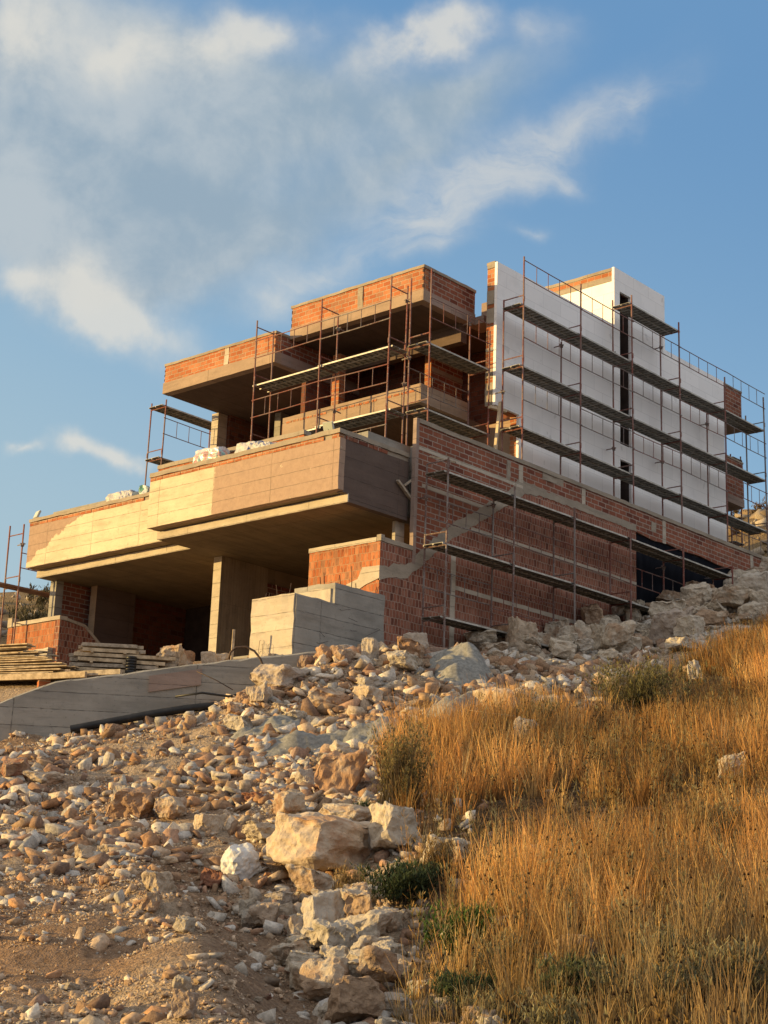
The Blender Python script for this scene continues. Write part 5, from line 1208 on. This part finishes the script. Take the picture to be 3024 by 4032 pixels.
def print_mat():
    m, t = material('white sack with blue print'); tc = t.new('ShaderNodeTexCoord').outputs['Object']; s = t.new('ShaderNodeSeparateXYZ', {0: tc})
    n = t.noise(tc, 9, 3, .6, dist=1.2)
    k = t.math('MULTIPLY', t.step(n, .55, .58), t.step(t.math('MULTIPLY', s.outputs[1], -1.0), -.1, .1))
    finish(t, t.mix(k, (.46, .45, .43), (.06, .09, .26)), .5, t.noise(tc, 6, 4, .6), .03, .8)
    return m
pm_ = print_mat()
sack('cement_sack', (29.25, 31.2, 12.62), .45, .95, .52, .1, pm_, 'white sack with blue print on the near balcony edge, beside the wrapped bricks', 'sack', .05, 2)
sack('cement_sack', (29.2, 30.5, 12.62), .4, .7, .36, -.1, pm_, 'slumped white sack on the near balcony under the scaffold', 'sack', .06, 3)
sack('cement_sack', (30.1, 37.8, 12.56), .4, 1.25, .36, .05, pm_, 'flat white sacks lying on the far balcony edge', 'sack', .05, 4)
sack('cement_sack', (30.1, 36.8, 12.56), .25, .32, .42, .4, simple_mat('green white bag', (.10, .26, .19), (.62, .63, .60), 4, .5, 0, .02, lo=.45, hi=.5), 'small green and white bag in the corner where the two balconies meet', 'sack', .06, 5)

# site lamps
def lamp(c, yaw, tilt, label):
    T = thing('flood_lamp', label, 'flood lamp', c, 'flood lamps on the balcony corners')
    R = Matrix.Rotation(yaw, 3, 'Z') @ Matrix.Rotation(tilt, 3, 'Y'); C_ = Vector(c)
    def bx(m, x0, x1, y0, y1, z0, z1):
        k = len(m.v); m.box(x0, x1, y0, y1, z0, z1)
        for i in range(k, len(m.v)): m.v[i] = tuple(C_ + Vector((0, 0, .17)) + R @ Vector(m.v[i]))
    m = MB(); bx(m, -.03, .03, -.15, .15, -.13, .13); m.build('housing', MAT['lamp_body'], T)
    m = MB(); bx(m, -.04, -.031, -.13, .13, -.11, .11); m.build('glass', MAT['lamp_glass'], T)
    m = MB(); m.tube([C_ + Vector((0, 0, 0)), C_ + Vector((0, 0, .17))], .014, 5); m.beam(C_ + Vector((0, -.1, .005)), C_ + Vector((0, .1, .005)), .06, .012); m.build('bracket', MAT['pole_grey'], T)
lamp((29.85, 41.9, 12.59), -.2, .35, 'small pale flood lamp on the far left corner of the balcony coping')
lamp((28.62, 27.62, 12.63), .25, -.4, 'small pale flood lamp on the near balcony corner, in front of the scaffold')
# timber props and loose bits
def prop(p0, p1, w, mat, label):
    m = MB(); m.beam(p0, p1, w, w * .7); tag(m.build('timber_prop', MAT[mat], None, None), label, 'timber prop')
prop((31.43, 26.98, 11.95), (31.01, 26.98, 11.64), .07, 'wood_grey', 'grey timber strut poking left from the tall brick wall end')
prop((30.74, 27.0, 11.73), (31.40, 26.99, 11.28), .09, 'wood_grey', 'slanting grey timber strut against the shaded balcony side')
prop((36.55, 28.3, 13.0), (36.95, 28.3, 15.95), .10, 'wood_pale', 'pale leaning timber prop under the corner of the white wall')
prop((36.6, 28.45, 15.72), (37.3, 28.35, 15.75), .12, 'wood_pale', 'short pale timber under the corner of the white wall')
prop((26.0, 28.0, 6.2), (25.97, 27.95, 6.95), .06, 'wood', 'upright timber stake left of the sunlit concrete block')
prop((31.6, 25.7, 12.22), (31.5, 26.5, 12.5), .07, 'wood_grey', 'grey stick lying over the top of the brick wall scaffold')
# ---------------------------------------------------------------- camera, sun, sky
SUN_AZ = math.radians(138.0)          # direction towards the sun, measured from +X to +Y
SUN_EL = math.radians(6.3)
sun = bpy.data.lights.new('sun', 'SUN'); sun.energy = 7.5; sun.angle = math.radians(0.6); sun.color = (1.0, 0.68, 0.26)
so = bpy.data.objects.new('sun', sun); COL.objects.link(so)
sd = Vector((math.cos(SUN_EL) * math.cos(SUN_AZ), math.cos(SUN_EL) * math.sin(SUN_AZ), math.sin(SUN_EL)))
so.rotation_euler = sd.to_track_quat('Z', 'Y').to_euler(); so.location = sd * 60 + Vector((25, 25, 5))

cam = bpy.data.cameras.new('camera'); co = bpy.data.objects.new('camera', cam); COL.objects.link(co)
cam.sensor_fit = 'VERTICAL'; cam.sensor_height = 24.0; cam.sensor_width = 18.0; cam.lens = 6204.40768 / 4032 * 24.0
cam.clip_start = 0.1; cam.clip_end = 3000
Rt = Vector((0.6586266, -0.75166816, 0.03472713)); Dn = Vector((0.21463035, 0.14342918, -0.96610656)); Fw = Vector((0.72121066, 0.64375698, 0.25579708))
M3 = Matrix((Rt, -Dn, -Fw)).transposed(); co.matrix_world = M3.to_4x4()
SC.camera = co

world = bpy.data.worlds.new('World'); SC.world = world; world.use_nodes = True
world.node_tree.nodes.clear(); t = NT(world.node_tree)
STR = 0.10
WHITE = [
 (0.9947, 0.5305, 0.0886, 0.0646, -22),
 (0.9358, 0.5251, 0.0611, 0.0323, -27),
 (0.8712, 0.5388, 0.1027, 0.0411, -16),
 (0.8298, 0.5517, 0.0552, 0.0235, -2),
 (0.7191, 0.5478, 0.1033, 0.0306, -24),
 (0.6897, 0.5565, 0.0554, 0.0247, -17),
 (0.9406, 0.3884, 0.0572, 0.0470, 18),
 (0.9241, 0.3745, 0.0474, 0.0282, -2),
 (0.8901, 0.3705, 0.0662, 0.0341, 10),
 (0.9617, 0.2845, 0.0276, 0.0100, -24),
 (0.9297, 0.2875, 0.0276, 0.0176, -2),
 (0.9086, 0.2850, 0.0337, 0.0147, 3),
 (0.9808, 0.3837, 0.0444, 0.0235, -2),
]
WISP = [
 (0.7840, 0.5574, 0.0724, 0.0223, 6),
 (0.7349, 0.5325, 0.0648, 0.0223, -27),
 (0.6790, 0.4700, 0.1315, 0.0419, -26),
 (0.5960, 0.5014, 0.1464, 0.0419, -24),
 (0.7133, 0.4383, 0.0802, 0.0268, -22),
 (0.6984, 0.4229, 0.0674, 0.0223, -8),
 (0.6408, 0.4841, 0.0757, 0.0335, -24),
 (0.5545, 0.5109, 0.0576, 0.0201, -22),
 (0.8064, 0.3955, 0.0666, 0.0307, -12),
 (0.7709, 0.4104, 0.0913, 0.0307, -12),
 (0.6305, 0.4306, 0.0307, 0.0123, -2),
 (0.6055, 0.4683, 0.0438, 0.0223, -2),
 (0.6354, 0.5578, 0.0658, 0.0335, -2),
 (0.7300, 0.4576, 0.0996, 0.0447, -22),
 (0.6816, 0.4446, 0.0990, 0.0335, -22),
 (0.8911, 0.2894, 0.0350, 0.0112, -2),
]
GREY = [
 (0.9461, 0.4885, 0.2529, 0.1352, -2),
 (0.8688, 0.5105, 0.2088, 0.0823, -16),
 (0.9713, 0.4355, 0.1815, 0.0999, -2),
 (0.8951, 0.4469, 0.1825, 0.0940, -12),
 (0.7939, 0.5051, 0.1612, 0.0529, -18),
 (0.9281, 0.4011, 0.1341, 0.0588, -2),
 (0.7276, 0.4774, 0.1787, 0.0500, -22),
 (0.8334, 0.4238, 0.1483, 0.0588, -17),
 (0.6903, 0.5226, 0.1492, 0.0411, -20),
 (0.9753, 0.5253, 0.1766, 0.0882, -2),
]
def sky():
    nis = t.new('ShaderNodeTexSky', sky_type='NISHITA', sun_disc=False, sun_elevation=SUN_EL, sun_rotation=math.pi / 2 - SUN_AZ, altitude=200, air_density=1.0, dust_density=0.9, ozone_density=2.2).outputs[0]
    g = t.new('ShaderNodeTexCoord').outputs['Generated']
    s = t.new('ShaderNodeSeparateXYZ', {0: g}); el = t.math('ARCSINE', s.outputs[2]); az = t.math('ARCTAN2', s.outputs[1], s.outputs[0])
    ae = t.new('ShaderNodeCombineXYZ', {0: az, 1: el, 2: 0.0}).outputs[0]
    w1 = t.new('ShaderNodeVectorMath', {0: t.noise(g, 7.0, 3, .55, out=1), 1: (.5, .5, .5)}, operation='SUBTRACT').outputs[0]
    w2 = t.new('ShaderNodeVectorMath', {0: t.noise(g, 26.0, 4, .6, out=1), 1: (.5, .5, .5)}, operation='SUBTRACT').outputs[0]
    ae = t.new('ShaderNodeVectorMath', {0: w1, 1: (.085, .06, 0), 2: ae}, operation='MULTIPLY_ADD').outputs[0]
    ae = t.new('ShaderNodeVectorMath', {0: w2, 1: (.035, .025, 0), 2: ae}, operation='MULTIPLY_ADD').outputs[0]
    def group(L):
        acc = None
        for (a, e, sx, sy, rot) in L:
            mp = t.new('ShaderNodeMapping', {0: ae, 1: (a, e, 0), 2: (0, 0, math.radians(rot)), 3: (sx, sy, 1)}, vector_type='TEXTURE').outputs[0]
            v = t.new('ShaderNodeTexGradient', {0: mp}, gradient_type='QUADRATIC_SPHERE').outputs[1]
            acc = v if acc is None else t.math('ADD', acc, v)
        return acc
    st = t.new('ShaderNodeMapping', {0: ae, 2: (0, 0, math.radians(24)), 3: (11.0, 34.0, 1)}).outputs[0]
    fine = t.noise(st, 1.0, 8, .62, dist=.5); mid = t.noise(g, 7.0, 7, .58, dist=.3); puff = t.noise(g, 17.0, 8, .60, dist=.2)
    base = t.mix(1.0, nis, SKY_GAIN, 'MULTIPLY')
    grad = t.ramp(t.step(t.math('ADD', t.math('MULTIPLY', el, 1.0), t.math('MULTIPLY', t.math('SUBTRACT', .75, az), .28)), .08, .62), [(0.0, tuple(c / STR for c in SKY_LOW)), (.5, tuple(c / STR for c in SKY_MID)), (1.0, tuple(c / STR for c in SKY_TOP))])
    base = t.mix(.86, base, grad)
    gd_ = t.math('MULTIPLY', group(GREY), t.math('ADD', .55, t.math('MULTIPLY', mid, .9)))
    gk = t.math('MULTIPLY', t.step(gd_, .0, 1.1), .93)
    gcol = t.mix(t.step(t.math('ADD', t.math('MULTIPLY', mid, .55), t.math('MULTIPLY', puff, .45)), .41, .60), tuple(c / STR for c in CL_DARK), tuple(c / STR for c in CL_GREY))
    c = t.mix(gk, base, gcol)
    wd = t.math('MULTIPLY', group(WHITE), t.math('ADD', -.55, t.math('MULTIPLY', puff, 3.0)))
    c = t.mix(t.math('MULTIPLY', t.step(wd, .0, 1.05), .80), c, tuple(x / STR for x in CL_WHITE))
    sd_ = t.math('MULTIPLY', group(WISP), t.math('ADD', -.75, t.math('MULTIPLY', t.math('ADD', t.math('MULTIPLY', fine, .6), t.math('MULTIPLY', puff, .4)), 3.0)))
    c = t.mix(t.math('MULTIPLY', t.step(sd_, .0, 1.6), .62), c, tuple(x / STR for x in CL_WHITE))
    # haze round the sun and cloud added outside the view, brightened to fill the shade
    dots = t.new('ShaderNodeVectorMath', {0: g, 1: tuple(sd)}, operation='DOT_PRODUCT').outputs['Value']
    rest = t.math('MULTIPLY', t.step(t.noise(g, 3.2, 6, .6), .36, .62), t.step(t.new('ShaderNodeVectorMath', {0: g, 1: tuple(Fw)}, operation='DOT_PRODUCT').outputs['Value'], .86, .70))
    c = t.mix(t.math('MULTIPLY', rest, .85), c, tuple(x / STR for x in CL_FILL))
    c = t.mix(t.math('MULTIPLY', t.step(dots, .55, 1.0), .5), c, tuple(x / STR for x in SUN_HAZE_FILL))
    low = t.step(s.outputs[2], .0, -.06)
    c = t.mix(low, c, tuple(x / STR for x in (.16, .115, .075)))
    bg = t.new('ShaderNodeBackground', {0: c, 1: STR})
    t.new('ShaderNodeOutputWorld', {0: bg.outputs[0]})
SKY_GAIN = (1.0, 1.0, 1.0); SKY_LOW = (.46, .62, .70); SKY_MID = (.285, .485, .69); SKY_TOP = (.165, .345, .605)
CL_DARK = (.31, .41, .50); CL_GREY = (.49, .55, .59); CL_WHITE = (.74, .72, .66); CL_FILL = (1.25, 1.1, .93); SUN_HAZE_FILL = (1.3, .95, .60)
sky()
SC.view_settings.view_transform = 'Standard'; SC.view_settings.look = 'None'; SC.view_settings.exposure = 0; SC.view_settings.gamma = 1
SC.render.engine = 'CYCLES'
SC.cycles.max_bounces = 5; SC.cycles.diffuse_bounces = 3; SC.cycles.glossy_bounces = 2; SC.cycles.transmission_bounces = 3
SC.cycles.use_denoising = True
